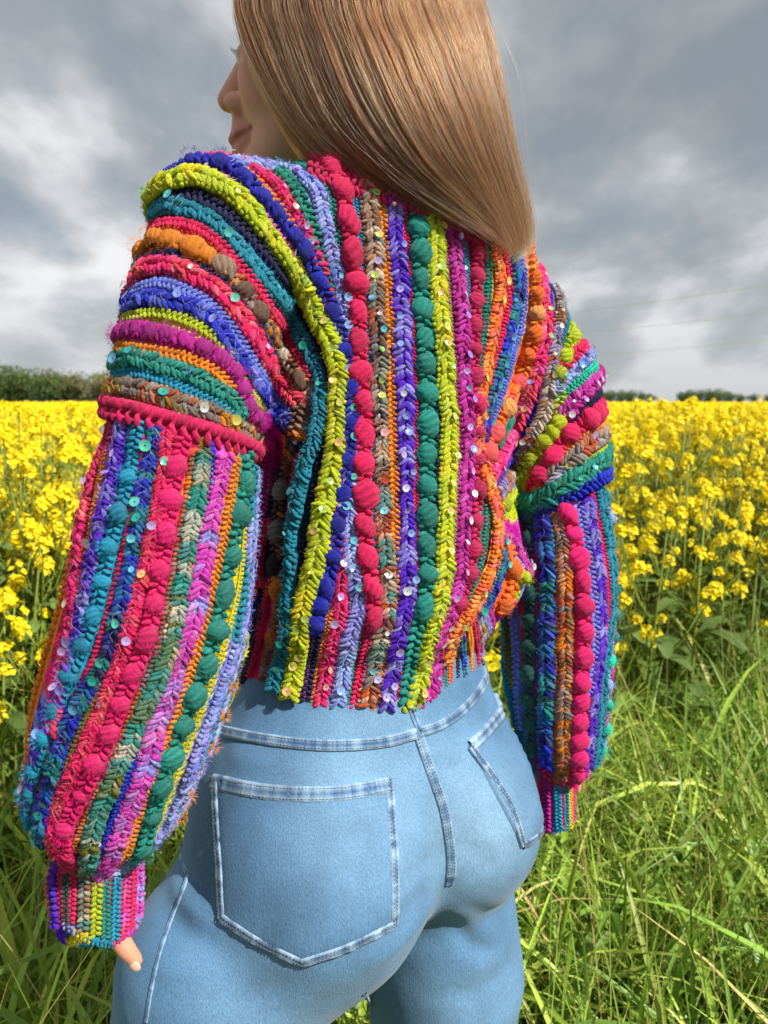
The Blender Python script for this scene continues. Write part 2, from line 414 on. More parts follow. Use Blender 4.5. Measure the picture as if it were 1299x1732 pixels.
# jittered grid of plant positions
sites = []
y = 1.2
while y < 11.5:
    st = .150 if y < 6 else .21
    for x in np.arange(-(.85*y+.9), .85*y+.9, st):
        if abs(x) > .62*y+.6 and rg.random() < .4: continue
        X = x+rg.uniform(-.5, .5)*st; Y = y+rg.uniform(-.5, .5)*st
        if Y > front(X): sites.append((X, Y))
    y += st
sites = np.array(sites)
dist = np.hypot(sites[:, 0], sites[:, 1]); pxs = sites[:, 0]/sites[:, 1]*F+649.5
vis = (pxs < 235) | (pxs > 985); vis &= (pxs > -60) & (pxs < 1360)
order = np.argsort(np.where(vis, dist, 1e3+dist)); single = set(order[:180].tolist())
flower_t = [arr(m) for m in [raceme(np.random.default_rng(20+i), 8, .027, 0) for i in range(3)]]
acc = {k: ([], [], []) for k in range(3)}
stems_mb = MB(); PLA = [arr(p[0]) for p in PL]; LFA = [arr(p[1]) for p in PL]
for i, (X, Y) in enumerate(sites):
    edge = Y-front(X)
    k = int(rg.integers(len(PL))) if edge > .5 else int(rg.choice([2, 4, 5, 4, 5, 5]))
    s = rg.uniform(.93, 1.045) * (1.0 if edge > .4 else rg.uniform(.74, 1.0)); a = rg.uniform(0, 6.28)
    if edge > 1 and rg.random() < .05: s *= rg.uniform(1.03, 1.09)
    if i in single:
        o = obj('rapeseed_plant', PL[k][0], None, None, (X, Y, 0)); o.rotation_euler = (rg.normal(0, .05), rg.normal(0, .05), a); o.scale = (s, s, s)
        side = 'left' if pxs[i] < 650 else 'right'
        size = 'short' if k in (4, 5) else 'tall'; rw = 'in the front row' if edge < .25 else 'behind the front row' if edge < .7 else 'some rows in' if edge < 1.4 else 'deeper in'
        tag(o, f'{size} yellow rapeseed plant {rw} of the field, {side} of the person', 'rapeseed plant', f'{size} rapeseed plants {rw} at {side}')
        obj('foliage', PL[k][1], None, o)
        for tp, td in PL[k][2]:
            fo = obj('flower_head', RAC[int(rg.integers(5))], None, o, tp); z = Vector(td).to_track_quat('Z', 'Y').to_euler(); fo.rotation_euler = z; q = rg.uniform(.8, 1.25); fo.scale = (q, q, q*rg.uniform(1, 1.3))
    else:
        ca, sa = math.cos(a)*s, math.sin(a)*s; M = np.array([[ca, -sa, 0], [sa, ca, 0], [0, 0, s]])
        off = np.array([X, Y, 0])
        if Y < 6.5:
            V, C, T, Q = PLA[k]; stems_mb.add(V@M.T+off, T, Q, C)
        for tp, td in PL[k][2]:
            q = M@tp+off; f = int(rg.integers(3)); acc[f][0].append(q); acc[f][1].append(rg.uniform(.9, 1.45)); acc[f][2].append(rg.uniform(0, 6.28))
# rest of the field, farther off
far_n = 12000
yy = 11.3*np.exp(rg.uniform(0, 1, far_n)**.9*2.1); xx = rg.uniform(-.9, .9, far_n)*yy
for x, y_ in zip(xx, yy):
    f = int(rg.integers(3)); acc[f][0].append(np.array([x, y_, rg.uniform(1.0, 1.19)])); acc[f][1].append(rg.uniform(1.6, 2.6)*(y_/14)**.6); acc[f][2].append(rg.uniform(0, 6.28))
fm_ = MB()
for f in range(3):
    V, C, T, Q = flower_t[f]; P0 = np.array(acc[f][0]); S0 = np.array(acc[f][1])[:, None]; A = np.array(acc[f][2]); n = len(P0)
    ax = np.stack([np.cos(A), np.sin(A), 0*A], 1)*S0; ay = np.stack([-np.sin(A), np.cos(A), 0*A], 1)*S0; az = np.stack([0*A, 0*A, 1+0*A], 1)*S0
    k = len(V); VV = P0[:, None]+V[None, :, 0:1]*ax[:, None]+V[None, :, 1:2]*ay[:, None]+V[None, :, 2:3]*az[:, None]
    fm_.add(VV.reshape(-1, 3), quads=((np.arange(n)*k)[:, None, None]+Q[None]).reshape(-1, 4), col=np.tile(C, (n, 1)))
fo = obj('rapeseed_field', fm_.mesh('rapeseed_field', False), PETAL, kind='stuff')
fo['label'] = 'sea of yellow rapeseed flowers stretching to the horizon'; fo['category'] = 'rapeseed field'
so = obj('rapeseed_stalks', stems_mb.mesh('rapeseed_stalks'), STEM, kind='stuff'); so['label'] = 'green stalks and pods below the yellow flowers of the field'; so['category'] = 'rapeseed stalks'
# closed canopy of the far field: leaf and flower level
def canopy_mat(t, b, N, L):
    tc = N('ShaderNodeTexCoord'); n = N('ShaderNodeTexNoise'); n.inputs['Scale'].default_value = 6; n.inputs['Detail'].default_value = 6; L(tc.outputs['Object'], n.inputs['Vector'])
    r = N('ShaderNodeValToRGB'); e = r.color_ramp.elements; e[0].position = .36; e[0].color = (*lin('7a8424'), 1); e[1].position = .56; e[1].color = (*YEL, 1)
    L(n.outputs['Fac'], r.inputs[0]); L(r.outputs[0], b.inputs['Base Color']); setp(b, Roughness=.9)
nx_, ny_ = 150, 60; yv = 10.2*np.exp(np.linspace(0, 1, ny_)*2.35); cv = []
for yy_ in yv:
    for u in np.linspace(-2.4, 2.4, nx_): cv.append((u*yy_, yy_, 0.0 if yy_ == yv[0] else (.94 if yy_ < 14 else 1.06)+rg.uniform(-.06, .06)))
cq = np.array([(a*nx_+b, a*nx_+b+1, (a+1)*nx_+b+1, (a+1)*nx_+b) for a in range(ny_-1) for b in range(nx_-1)])
co = obj('field_canopy', mesh('field_canopy', np.array(cv), [cq], True), mat('canopy', canopy_mat), kind='stuff'); co['label'] = 'far yellow surface of the rapeseed field below the wood'; co['category'] = 'rapeseed field'

# ---- grass
def grass(n, sx, sy, accept, hl, wl_, droop, colf, r, seg=7):
    X = []; 
    while len(X) < n:
        x = r.uniform(*sx); y_ = r.uniform(*sy)
        if accept(x, y_, r): X.append((x, y_))
    X = np.array(X); a = r.uniform(0, 2*math.pi, n); H = r.uniform(*hl, n); w0 = r.uniform(*wl_, n); dr = np.abs(r.normal(droop[0], droop[1], n))
    d = np.stack([np.cos(a), np.sin(a)], 1); e = np.stack([-np.sin(a), np.cos(a)], 1)
    tw = r.normal(0, .6, n); u = np.linspace(0, 1, seg)
    ang = (.12+r.uniform(0, .25, n))[:, None] + (dr[:, None])*u[None]**1.6          # angle from vertical
    step = (H/(seg-1))[:, None]
    hor = np.concatenate([np.zeros((n, 1)), np.cumsum(np.sin(ang[:, 1:])*step, 1)], 1); ver = np.concatenate([np.zeros((n, 1)), np.cumsum(np.cos(ang[:, 1:])*step, 1)], 1)
    ver = np.maximum(ver, .012)
    wid = w0[:, None]*np.array([.75, 1, 1, .92, .75, .45, .02][:seg])[None] if seg == 7 else w0[:, None]*(1-u**2)[None]
    base = np.concatenate([X, np.zeros((n, 1))], 1)
    cen = base[:, None] + np.concatenate([hor[..., None]*d[:, None], ver[..., None]], 2)
    ta = tw[:, None]*u[None]
    side = np.concatenate([e[:, None]*np.cos(ta)[..., None] + d[:, None]*(np.sin(ta)*np.cos(ang))[..., None], (-np.sin(ta)*np.sin(ang))[..., None]], 2)
    fold = np.cross(side, np.concatenate([np.sin(ang)[..., None]*d[:, None], np.cos(ang)[..., None]], 2))
    A = cen+side*(wid/2)[..., None]; Bm = cen + fold*(wid*.18)[..., None]; C2 = cen-side*(wid/2)[..., None]
    V = np.stack([A, Bm, C2], 2).reshape(n, seg*3, 3)
    q = []
    for k in range(seg-1):
        for c in (0, 1): q.append((3*k+c, 3*k+c+1, 3*k+c+4, 3*k+c+3))
    Q = ((np.arange(n)*seg*3)[:, None, None] + np.array(q)[None]).reshape(-1, 4)
    col = colf(n, r); cc = np.repeat(col[:, None], seg*3, 1)
    return V.reshape(-1, 3), Q, cc.reshape(-1, 3)
def gcol(n, r):
    pal = np.array([lin('9ebc46'), lin('88ac46'), lin('b8ca58'), lin('74983e'), lin('aec04e'), lin('d0c878'), lin('d2b878')]); p = np.array([.26, .22, .2, .15, .13, .025, .015])
    return pal[r.choice(7, n, p=p)]*np.exp(r.normal(-.13, .28, (n, 1)))
def near_ok(x, y_, r):
    if y_ > front(x)+.55: return False
    if abs(x) > .75*y_+.7: return False
    clump = .5+.5*math.sin(x*7.3+1.1*math.sin(y_*6))*math.sin(y_*8.1+x*2)
    return r.random() < .45+.55*clump
gm = MB()
for n, hl, wd, dr, sg in ((17000, (.18, .42), (.005, .009), (.8, .5), 7), (6500, (.38, .66), (.007, .013), (1.1, .6), 7), (1500, (.50, .82), (.010, .018), (1.5, .5), 7)):
    V, Q, c = grass(n, (-2.4, 2.6), (.25, 3.4), near_ok, hl, wd, dr, gcol, rg); gm.add(V, quads=Q, col=c)
V, Q, c = grass(1900, (-2.4, 2.6), (.3, 3.4), near_ok, (.5, .85), (.0018, .0030), (.35, .25), lambda n, r: np.array([lin('98a84c'), lin('8aa646'), lin('b0a060')])[r.integers(0, 3, n)], rg); gm.add(V, quads=Q, col=c)
go = obj('grass', gm.mesh('grass'), GRASS, kind='stuff'); go['label'] = 'long green meadow grass around the person and along the field edge'; go['category'] = 'grass'

# ---- overhead wires and the pole that carries them
def px_at(px, py, D): return P(px, py, D)
WIRE = mat('wire', lambda t, b, N, L: (setp(b, Roughness=.5, Metallic=.6), b.inputs['Base Color'].__setattr__('default_value', (.42, .43, .45, 1))))
WOOD = mat('pole_wood', lambda t, b, N, L: (setp(b, Roughness=.8), b.inputs['Base Color'].__setattr__('default_value', (.10, .08, .06, 1))))
pb = P(735, 680, 150); pole = MB(); hgt_ = P(735, 515, 150)[2]
tv_, tt_, tq_ = tube([(0, 0, 0), (0, 0, hgt_+.6)], [.22, .15], 8); pole.add(tv_, tt_, tq_)
po = obj('utility_pole', pole.mesh('utility_pole'), WOOD, None, (pb[0], pb[1], 0)); tag(po, 'tall wooden utility pole far behind the person carrying three wires', 'utility pole')
for (yl, yr, nm) in ((545, 462, 'topmost'), (573, 513, 'middle'), (607, 562, 'lowest')):
    a = P(735, yl, 150); b = P(1420, yr, 62)
    arm = MB(); tv_, tt_, tq_ = tube([a-np.array([pb[0], pb[1], 0])-[1.2, 0, 0], a-np.array([pb[0], pb[1], 0])+[1.2, 0, 0]], .09, 6); arm.add(tv_, tt_, tq_); obj('crossarm', arm.mesh('crossarm'), WOOD, po)
    u = np.linspace(0, 1, 24)[:, None]; pts = a*(1-u)+b*u; pts[:, 2] -= (4*u*(1-u)*.9)[:, 0]
    cm = MB(); tv_, tt_, tq_ = tube(pts, .022, 5); cm.add(tv_, tt_, tq_)
    tag(obj('overhead_wire', cm.mesh('overhead_wire'), WIRE), f'thin pale overhead wire across the grey sky at right, {nm} of the three', 'wire', 'overhead wires')
# ================================================================== the person
YAW = math.radians(36.5)
R = np.array([math.cos(YAW), math.sin(YAW), 0.0])       # her right
B = np.array([math.sin(YAW), -math.cos(YAW), 0.0])      # out of her back, towards the camera
UP = np.array([0, 0, 1.0])

# ---- cardigan: torso with dolman shoulders
zh = P(612, 1197, 0.715)[2]
T_ = [P(700, 425, .835), P(672, 600, .81), P(652, 800, .80), P(648, 930, .80), P(642, 990, .80)]
HEMP = [P(628, 1020, .80), P(624, 1130, .80), P(618, 1240, .80)]
def f_yoke(p):
    d = chain(p, T_, [.098, .104, .106, .112, .110], axis=R, s=.70)
    sh = chain(p, [P(640, 388, .80), P(455, 401, .70), P(380, 396, .665)], [.066, .058, .0545])
    d = smin(d, sh, .05)
    la = chain(p, [P(380, 392, .665), P(356, 500, .632), P(324, 640, .60), P(315, 716, .585)], [.0545, .0615, .059, .055])
    rs = chain(p, [P(755, 440, .86), P(862, 548, .92)], [.06, .057])
    d = smin(d, rs, .05)
    ra = chain(p, [P(862, 548, .92), P(922, 655, .92), P(938, 770, .91), P(944, 822, .90)], [.057, .064, .060, .056])
    d = smin(d, ra, .030)
    d = smin(d, la, .022)
    d = smin(d, cone(p, P(800, 900, .86), P(822, 975, .85), .05, .046), .03)
    d = smax(d, -cone(p, P(440, 800, .700), P(428, 985, .700), .036, .036), .022)
    # collar
    d = smin(d, cone(p, P(600, 350, .80), P(715, 378, .86), .048, .052), .03)
    return d
def f_hem(p):
    d = chain(p, HEMP, [.088, .094, .099], axis=R, s=.66)
    return smax(d, zh-(p@UP), .006)
Vy, Qy = surfnets(f_yoke, [-.34, .42, .95], [.33, 1.12, 1.56], .0065); Vy = relax(Vy, Qy, 1)
Vh, Qh = surfnets(f_hem, [-.24, .55, .93], [.24, 1.05, 1.16], .0065); Vh = relax(Vh, Qh, 1)

# ---- long puffed sleeves below the elbow bands, and the ribbed cuffs
FL = [P(309, 774, .577), P(284, 900, .572), P(257, 1060, .570), P(208, 1225, .572), P(180, 1322, .578), P(166, 1408, .583)]
FLr = [.0555, .0640, .0675, .0665, .0590, .036]
def f_fl(p): return chain(p, FL, FLr)
CL = [P(164, 1425, .585), P(160, 1500, .586), P(168, 1640, .588)]
def plane(p, a, n): return (p-a)@n
cuff_n = unit(CL[2]-CL[1])
def f_cl(p): return smax(chain(p, CL, [.032, .0345, .029]), plane(p, P(166, 1572, .587), cuff_n), .005)
FR = [P(953, 856, .90), P(948, 980, .90), P(944, 1130, .90), P(950, 1240, .90), P(944, 1305, .90)]
FRr = [.052, .063, .062, .050, .030]
def f_fr(p): return chain(p, FR, FRr)
CR = [P(940, 1300, .90), P(941, 1360, .90), P(942, 1450, .90)]
cuffr_n = unit(CR[2]-CR[1])
def f_cr(p): return smax(chain(p, CR, [.024, .0235, .022]), plane(p, P(941, 1398, .90), cuffr_n), .004)
def box(pts, r): pts = np.array(pts); return pts.min(0)-r-.02, pts.max(0)+r+.02
def near_surf(f, pts, r, h):
    lo, hi = box(pts, r); V, Q = surfnets(f, lo, hi, h); return relax(V, Q, 1), Q
Vfl, Qfl = near_surf(f_fl, FL, .066, .006); Vcl, Qcl = near_surf(f_cl, CL, .036, .005)
Vfr, Qfr = near_surf(f_fr, FR, .066, .006); Vcr, Qcr = near_surf(f_cr, CR, .024, .004)

# ---- jeans
HC = P(615, 1385, .80)
def hp(r, b, u): return HC + R*r + B*b + UP*u
KL = P(285, 1900, .74); KR = P(735, 1960, .90)
AL = np.array([KL[0]-.035, KL[1]+.05, .10]); AR = np.array([KR[0]+.01, KR[1]+.02, .10])
def f_jeans(p):
    d = chain(p, [P(624, 1120, .80), P(622, 1200, .80), P(620, 1330, .80)], [.094, .097, .108], axis=R, s=.68)
    hip = chain(p, [hp(-.062, -.005, .03), hp(.062, -.005, .03)], [.116, .116])
    d = smin(d, hip, .06)
    tl = chain(p, [hp(-.078, .0, -.045), P(379, 1640, .715), KL], [.110, .1015, .068])
    tr = chain(p, [hp(.080, -.005, -.05), P(752, 1640, .865), KR], [.102, .092, .064])
    bl = ell(p, hp(-.078, .052, -.012), [R, B, UP], [.100, .094, .100])
    br = ell(p, hp(.084, .050, -.006), [R, B, UP], [.098, .094, .096])
    cl = chain(p, [KL, AL], [.066, .060]); cr_ = chain(p, [KR, AR], [.064, .060])
    Lh = smin(smin(tl, bl, .035), cl, .03); Rh = smin(smin(tr, br, .021), cr_, .03)
    d = smin(d, smin(Lh, Rh, .010), .035)
    return np.maximum(np.maximum(d, .045-(p@UP)), (p@UP)-(zh+.07))
Vj, Qj = surfnets(f_jeans, [-.52, .45, .0], [.36, 1.25, 1.09], .0065); Vj = relax(Vj, Qj, 2)
def f_thin(p): return f_jeans(p)
# ================================================================== crochet
C_ = {k: lin(v) for k, v in dict(
    crimson='dc0064', rasp='c0205c', hot='ea2a78', coral='e03868', salmon='f26a6a', pink='ea6cc0', orchid='c850b0', rose='e84888',
    magenta='b0128a', purple='561cb4', navy='121444', blue='1a2c9e', royal='2438b8', peri='7c88d8', lilac='9c98dc', pale='9cb4e4',
    teal='008298', aqua='0894b4', green='008678', dkgreen='045048', jade='128474', mint='2cc4a0', sage='4c8c84', lime='b4c016', olive='6c6c14', yellow='d8c808',
    orange='f5922c', tang='f8783a', apricot='f6a868', rust='b8562c', brown='7c5a44', tan='b09078', cream='d8c8b0', grey='7c8084', dark='1c1630').items()}
MIX = {
 'brownmix': ['brown', 'tan', 'grey', 'rust', 'cream', 'sage', 'brown', 'dark'],
 'bronze': ['rust', 'orange', 'brown', 'tan', 'rust', 'olive', 'grey'],
 'earth': ['orange', 'orange', 'brown', 'brown', 'dark', 'grey', 'tan', 'brown'],
 'greymix': ['grey', 'tan', 'cream', 'brown', 'grey', 'lilac', 'rust'],
 'sagemix': ['jade', 'sage', 'jade', 'sage', 'olive', 'cream'],
 'bluegreen': ['blue', 'royal', 'blue', 'teal', 'green', 'navy'],
 'bluelilac': ['royal', 'blue', 'blue', 'peri', 'royal'],
 'purplelilac': ['purple', 'purple', 'purple', 'purple', 'lilac'],
 'magmix': ['magenta', 'magenta', 'magenta', 'orchid'],
 'raspcream': ['rasp', 'hot', 'rasp', 'hot', 'rose', 'salmon'],
 'coralmix': ['coral', 'coral', 'crimson', 'coral', 'salmon'],
 'perimix': ['pale', 'peri', 'lilac', 'pale', 'lilac'],
 'lilacmix': ['lilac', 'lilac', 'peri', 'lilac', 'pale'],
 'orchidmix': ['orchid', 'pink', 'orchid', 'orchid', 'lilac'],
 'limemix': ['lime', 'lime', 'lime', 'lime', 'lime', 'yellow'],
 'orangemix': ['tang', 'tang', 'apricot', 'orange', 'salmon'],
 'pinkmix': ['rose', 'pink', 'rose', 'hot', 'salmon'],
 'mintmix': ['sage', 'mint', 'sage', 'pale', 'jade'],
}
for k_ in C_:
    if k_ not in ('cream', 'grey', 'tan', 'brown', 'dark'): C_[k_] = np.clip(C_[k_] + (C_[k_]-C_[k_].mean())*.16, .003, .92)
def yarn_cols(name, n, r):
    if name in MIX:
        pal = np.array([C_[k] for k in MIX[name]])
        run = 3 if name not in ('earth', 'brownmix', 'greymix', 'bronze') else 5
        i = np.repeat(r.integers(0, len(pal), n//run+2), run)[:n]
        c = pal[i]
        j = r.random(n) < .25; c[j] = pal[r.integers(0, len(pal), j.sum())]
    else:
        c = np.tile(C_[name], (n, 1))
    v = np.exp(r.normal(0, .13, (n, 1))); return np.clip(c*v, 0.001, .95)

YARN_PLY = (3.0, 5.0, .16)
def yarn_mat(t, b, N, L):
    a = N('ShaderNodeAttribute', attribute_name='Col'); oi = N('ShaderNodeObjectInfo')
    PL_ = YARN_PLY
    mu = N('ShaderNodeMix', data_type='RGBA', blend_type='MULTIPLY'); mu.inputs[0].default_value = 1
    L(a.outputs['Color'], mu.inputs[6]); L(oi.outputs['Color'], mu.inputs[7])
    tc = N('ShaderNodeTexCoord'); st = N('ShaderNodeAttribute', attribute_name='st')
    mp = N('ShaderNodeMapping'); mp.inputs['Scale'].default_value = (1.2, 9, 9); L(st.outputs['Vector'], mp.inputs[0])
    no = N('ShaderNodeTexNoise'); no.inputs['Scale'].default_value = 1400; no.inputs['Detail'].default_value = 3; L(tc.outputs['Object'], no.inputs['Vector'])
    wv = N('ShaderNodeTexNoise'); wv.inputs['Scale'].default_value = 1.3; wv.inputs['Detail'].default_value = 2; L(mp.outputs[0], wv.inputs['Vector'])
    sx = N('ShaderNodeSeparateXYZ'); L(st.outputs['Vector'], sx.inputs[0])
    an = N('ShaderNodeMath', operation='ARCTAN2'); L(sx.outputs['Z'], an.inputs[0]); L(sx.outputs['Y'], an.inputs[1])
    m1 = N('ShaderNodeMath', operation='MULTIPLY'); L(an.outputs[0], m1.inputs[0]); m1.inputs[1].default_value = PL_[0]
    m3 = N('ShaderNodeMath', operation='MULTIPLY_ADD'); L(sx.outputs['X'], m3.inputs[0]); m3.inputs[1].default_value = PL_[1]; L(m1.outputs[0], m3.inputs[2])
    sn = N('ShaderNodeMath', operation='SINE'); L(m3.outputs[0], sn.inputs[0])
    pl = N('ShaderNodeMath', operation='MULTIPLY_ADD'); L(sn.outputs[0], pl.inputs[0]); pl.inputs[1].default_value = PL_[2]; L(wv.outputs['Fac'], pl.inputs[2])
    ad = N('ShaderNodeMath', operation='ADD'); L(no.outputs['Fac'], ad.inputs[0]); L(pl.outputs[0], ad.inputs[1])
    mr = N('ShaderNodeMapRange'); L(ad.outputs[0], mr.inputs[0]); mr.inputs[1].default_value = .7; mr.inputs[2].default_value = 1.3; mr.inputs[3].default_value = .62; mr.inputs[4].default_value = 1.34
    m2 = N('ShaderNodeVectorMath', operation='SCALE'); L(mu.outputs[2], m2.inputs[0]); L(mr.outputs[0], m2.inputs['Scale'])
    L(m2.outputs[0], b.inputs['Base Color'])
    bp = N('ShaderNodeBump'); bp.inputs['Strength'].default_value = .9; bp.inputs['Distance'].default_value = .0012; L(ad.outputs[0], bp.inputs['Height']); L(bp.outputs[0], b.inputs['Normal'])
    setp(b, Roughness=.85, Sheen_Weight=.10, Sheen_Roughness=.6, Specular_IOR_Level=.25)
YARN = mat('yarn', yarn_mat)
YARN_PLY = (9.0, 6.0, .14)
BALL = mat('bobble_yarn', yarn_mat)

def bvh_of(*vq):
    Vs = []; Fs = []; n = 0
    for v, q in vq: Vs.append(v); Fs.append(q+n); n += len(v)
    return BVHTree.FromPolygons(np.concatenate(Vs).tolist(), np.concatenate(Fs).tolist())
BV = {'body': bvh_of((Vy, Qy), (Vh, Qh)), 'fl': bvh_of((Vfl, Qfl)), 'cl': bvh_of((Vcl, Qcl)), 'fr': bvh_of((Vfr, Qfr)), 'cr': bvh_of((Vcr, Qcr)), 'jeans': bvh_of((Vj, Qj))}
def project(px, bvh, step=4.0):
    """follow a drawn line over a modelled surface"""
    q = catmull(px, step); loc = []; nor = []; lastD = None
    for x, y in q:
        d = Vector(ray(x, y)); h = bvh.ray_cast(Vector(CAM), d.normalized())
        if h[0] is None:                      # just past the outline: step back onto the cloth
            for k in range(2, 46, 2):
                for e in (k, -k):
                    h = bvh.ray_cast(Vector(CAM), Vector(ray(x+e, y)).normalized())
                    if h[0] is not None: break
                if h[0] is not None: break
        if h[0] is not None:
            loc.append(h[0]); nor.append(h[1]); lastD = (np.array(h[0])-CAM)@f_dir
        else:
            D = lastD if lastD else .6
            best = None
            for _ in range(4):
                h2 = bvh.find_nearest(Vector(P(x, y, D))); D = (np.array(h2[0])-CAM)@f_dir
            loc.append(h2[0]); nor.append(h2[1])
    loc = np.array(loc); nor = np.array(nor)
    return loc, nor
def extend(loc, nor, bvh, dist, step=.005):
    p = loc[-1].copy(); d = unit(loc[-1]-loc[max(-4, -len(loc))]); n = nor[-1]; L = [loc]; NN = [nor]
    for _ in range(int(dist/step)):
        d = unit(d - n*(d@n)); h = bvh.find_nearest(Vector(p+d*step)); q = np.array(h[0]); n = np.array(h[1])
        if np.linalg.norm(q-p) < step*.3: break
        d = unit(q-p); p = q; L.append(q[None]); NN.append(n[None])
    return np.concatenate(L), np.concatenate(NN)

EL = ellipsoid_t(7, 5); EL2 = ellipsoid_t(7, 4)
STR = []          # every stripe: dict for later use (base colours, sequins, fuzz)
def frames(loc, nor, step):
    p, n = resample(loc, step, nor); t = unit(np.gradient(p, axis=0)); n = unit(n - t*(n*t).sum(1, keepdims=True)); s = np.cross(t, n)
    return p, t, n, s
def add_core(mb, p, t, n, s, w, h, cols, sink=-.03):
    lat = np.array([-.5, -.36, -.15, .15, .36, .5]); hh = np.array([sink, .62, .95, .95, .62, sink])
    V = p[:, None] + s[:, None]*(lat*w)[None, :, None] + n[:, None]*(np.where(hh < 0, sink*w*4, hh*h))[None, :, None]
    k = 6; i = np.arange(len(p)-1)[:, None]*k; j = np.arange(k-1)[None]
    Q = np.stack([i+j, i+k+j, i+k+j+1, i+j+1], -1).reshape(-1, 4)
    mb.add(V.reshape(-1, 3), quads=Q, col=np.repeat(cols, k, axis=0))
BOB = []          # (position, t, n, s, radius, colour)
def stripe(kind, col, W, px, on='body', ext=(0, 0), every=50, bob=None, core=None, bs=1.0, el=1.12, bcol=None, sm=3, lift=0.0, hgt=1.0, phase=.5, path=None):
    r = np.random.default_rng(len(STR)*7+3)
    bvh = BV[on]
    if path is None:
        loc, nor = project(px, bvh)
    else: loc, nor = path
    loc = smooth_path(loc, sm); nor = unit(smooth_path(nor, sm+4))
    if ext[1]: loc, nor = extend(loc, nor, bvh, ext[1])
    if ext[0]:
        a, b_ = extend(loc[::-1], nor[::-1], bvh, ext[0]); loc, nor = a[::-1], b_[::-1]
    D = ((loc-CAM)@f_dir).mean(); w = W*D/F*(1.13 if W > 12 else 1.2)
    loc = loc + nor*lift
    mb = MB()
    if kind == 'rib':
        sp = .285*w; p, t, n, s = frames(loc, nor, sp); N = len(p)
        p = p + s*np.convolve(r.normal(0, .10*w, N+4), np.ones(5)/5, 'valid')[:N, None] + s*r.normal(0, .025*w, (N, 1))
        c = yarn_cols(col, N, r); h = .26*w*hgt
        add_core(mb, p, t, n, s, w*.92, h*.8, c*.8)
        w1 = w; w = w*(1+.16*np.convolve(r.normal(size=N+12), np.ones(13)/13**.5, 'valid')[:N, None]*.6).clip(.82, 1.2)
        for sg in (-1, 1):
            a = np.radians(47+r.normal(0, 12, N))[:, None]
            ax = t*np.cos(a)*1 + s*sg*np.sin(a); ax = unit(ax - n*.12 )
            ay = unit(np.cross(n, ax)); az = np.cross(ax, ay)
            sc = np.clip(1+r.normal(0, .15, N), .7, 1.35)[:, None]
            cen = p + s*sg*(.235*w) + n*(h*.86) + t*(sp*(.25 if sg > 0 else -.1)) + n*(r.normal(0, .05, (N, 1))*w)
            c2 = yarn_cols(col, N, r)*.5 + c*.5
            if col in MIX: hi = r.random(N) < .15; c2[hi] = c2[hi]*.66 + .30*c2[hi]**.35
            mb.batch(EL[0], EL[1], cen, ax*(.345*w)*sc, ay*(.150*w)*(2-sc), az*(.185*w)*sc, c2)
        # outer bumps along both edges
        for sg in (-1, 1):
            ax = unit(s*sg + n*.2 + t*.3); ay = unit(np.cross(n, ax)); az = np.cross(ax, ay)
            cen = p + s*sg*(.40*w) + n*(h*.35) + t*sp*.5
            mb.batch(EL2[0], EL2[1], cen, ax*(.17*w), ay*(.15*w), az*(.15*w), yarn_cols(col, N, r))
        w = w1
    else:
        cw = w if kind == 'row' else w*max(core or .62, .80)
        sp = max(.0034, .42*cw) if kind == 'row' else .40*cw
        p, t, n, s = frames(loc, nor, sp); N = len(p)
        c = yarn_cols(col, N, r); h = .20*cw*hgt
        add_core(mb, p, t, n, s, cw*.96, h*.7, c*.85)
        for sg in ((-1, 1) if cw > .006 else (0,)):
            a = np.radians(62+r.normal(0, 9, N))[:, None]
            ax = unit(t*np.cos(a) + s*np.sin(a)*(1 if sg >= 0 else -1))
            ay = unit(np.cross(n, ax)); az = np.cross(ax, ay)
            cen = p + s*sg*.22*cw + n*h*.85 + t*(sp*.25*sg) + n*r.normal(0, .03*cw, (N, 1))
            hl = .30*cw if sg else .48*cw
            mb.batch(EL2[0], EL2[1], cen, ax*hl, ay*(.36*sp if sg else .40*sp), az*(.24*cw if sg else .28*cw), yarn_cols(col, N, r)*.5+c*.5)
    if kind == 'bob':
        bw = w*.455*bs
        if bob is not None and len(bob):
            for (x, y) in bob:
                h = bvh.ray_cast(Vector(CAM), Vector(ray(x, y)).normalized())
                q = np.array(h[0]) if h[0] is not None else None
                if q is None:
                    q = np.array(bvh.find_nearest(Vector(P(x, y, D)))[0])
                i = np.argmin(np.linalg.norm(loc-q, axis=1))
                BOB.append((loc[i], unit(loc[min(i+1, len(loc)-1)]-loc[max(i-1, 0)]), nor[i], bw, yarn_cols(bcol[min(len(bcol)-1, len([1 for b_ in BOB if b_[6] == len(STR)]))] if bcol else col, 1, r)[0], el, len(STR)))
        else:
            st = every*D/F; pb, tb, nb, sb = frames(loc, nor, st)
            for i in range(len(pb)):
                BOB.append((pb[i], tb[i], nb[i], bw, yarn_cols(col, 1, r)[0], el, len(STR)))
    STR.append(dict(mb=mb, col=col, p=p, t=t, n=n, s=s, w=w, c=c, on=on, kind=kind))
    return STR[-1]

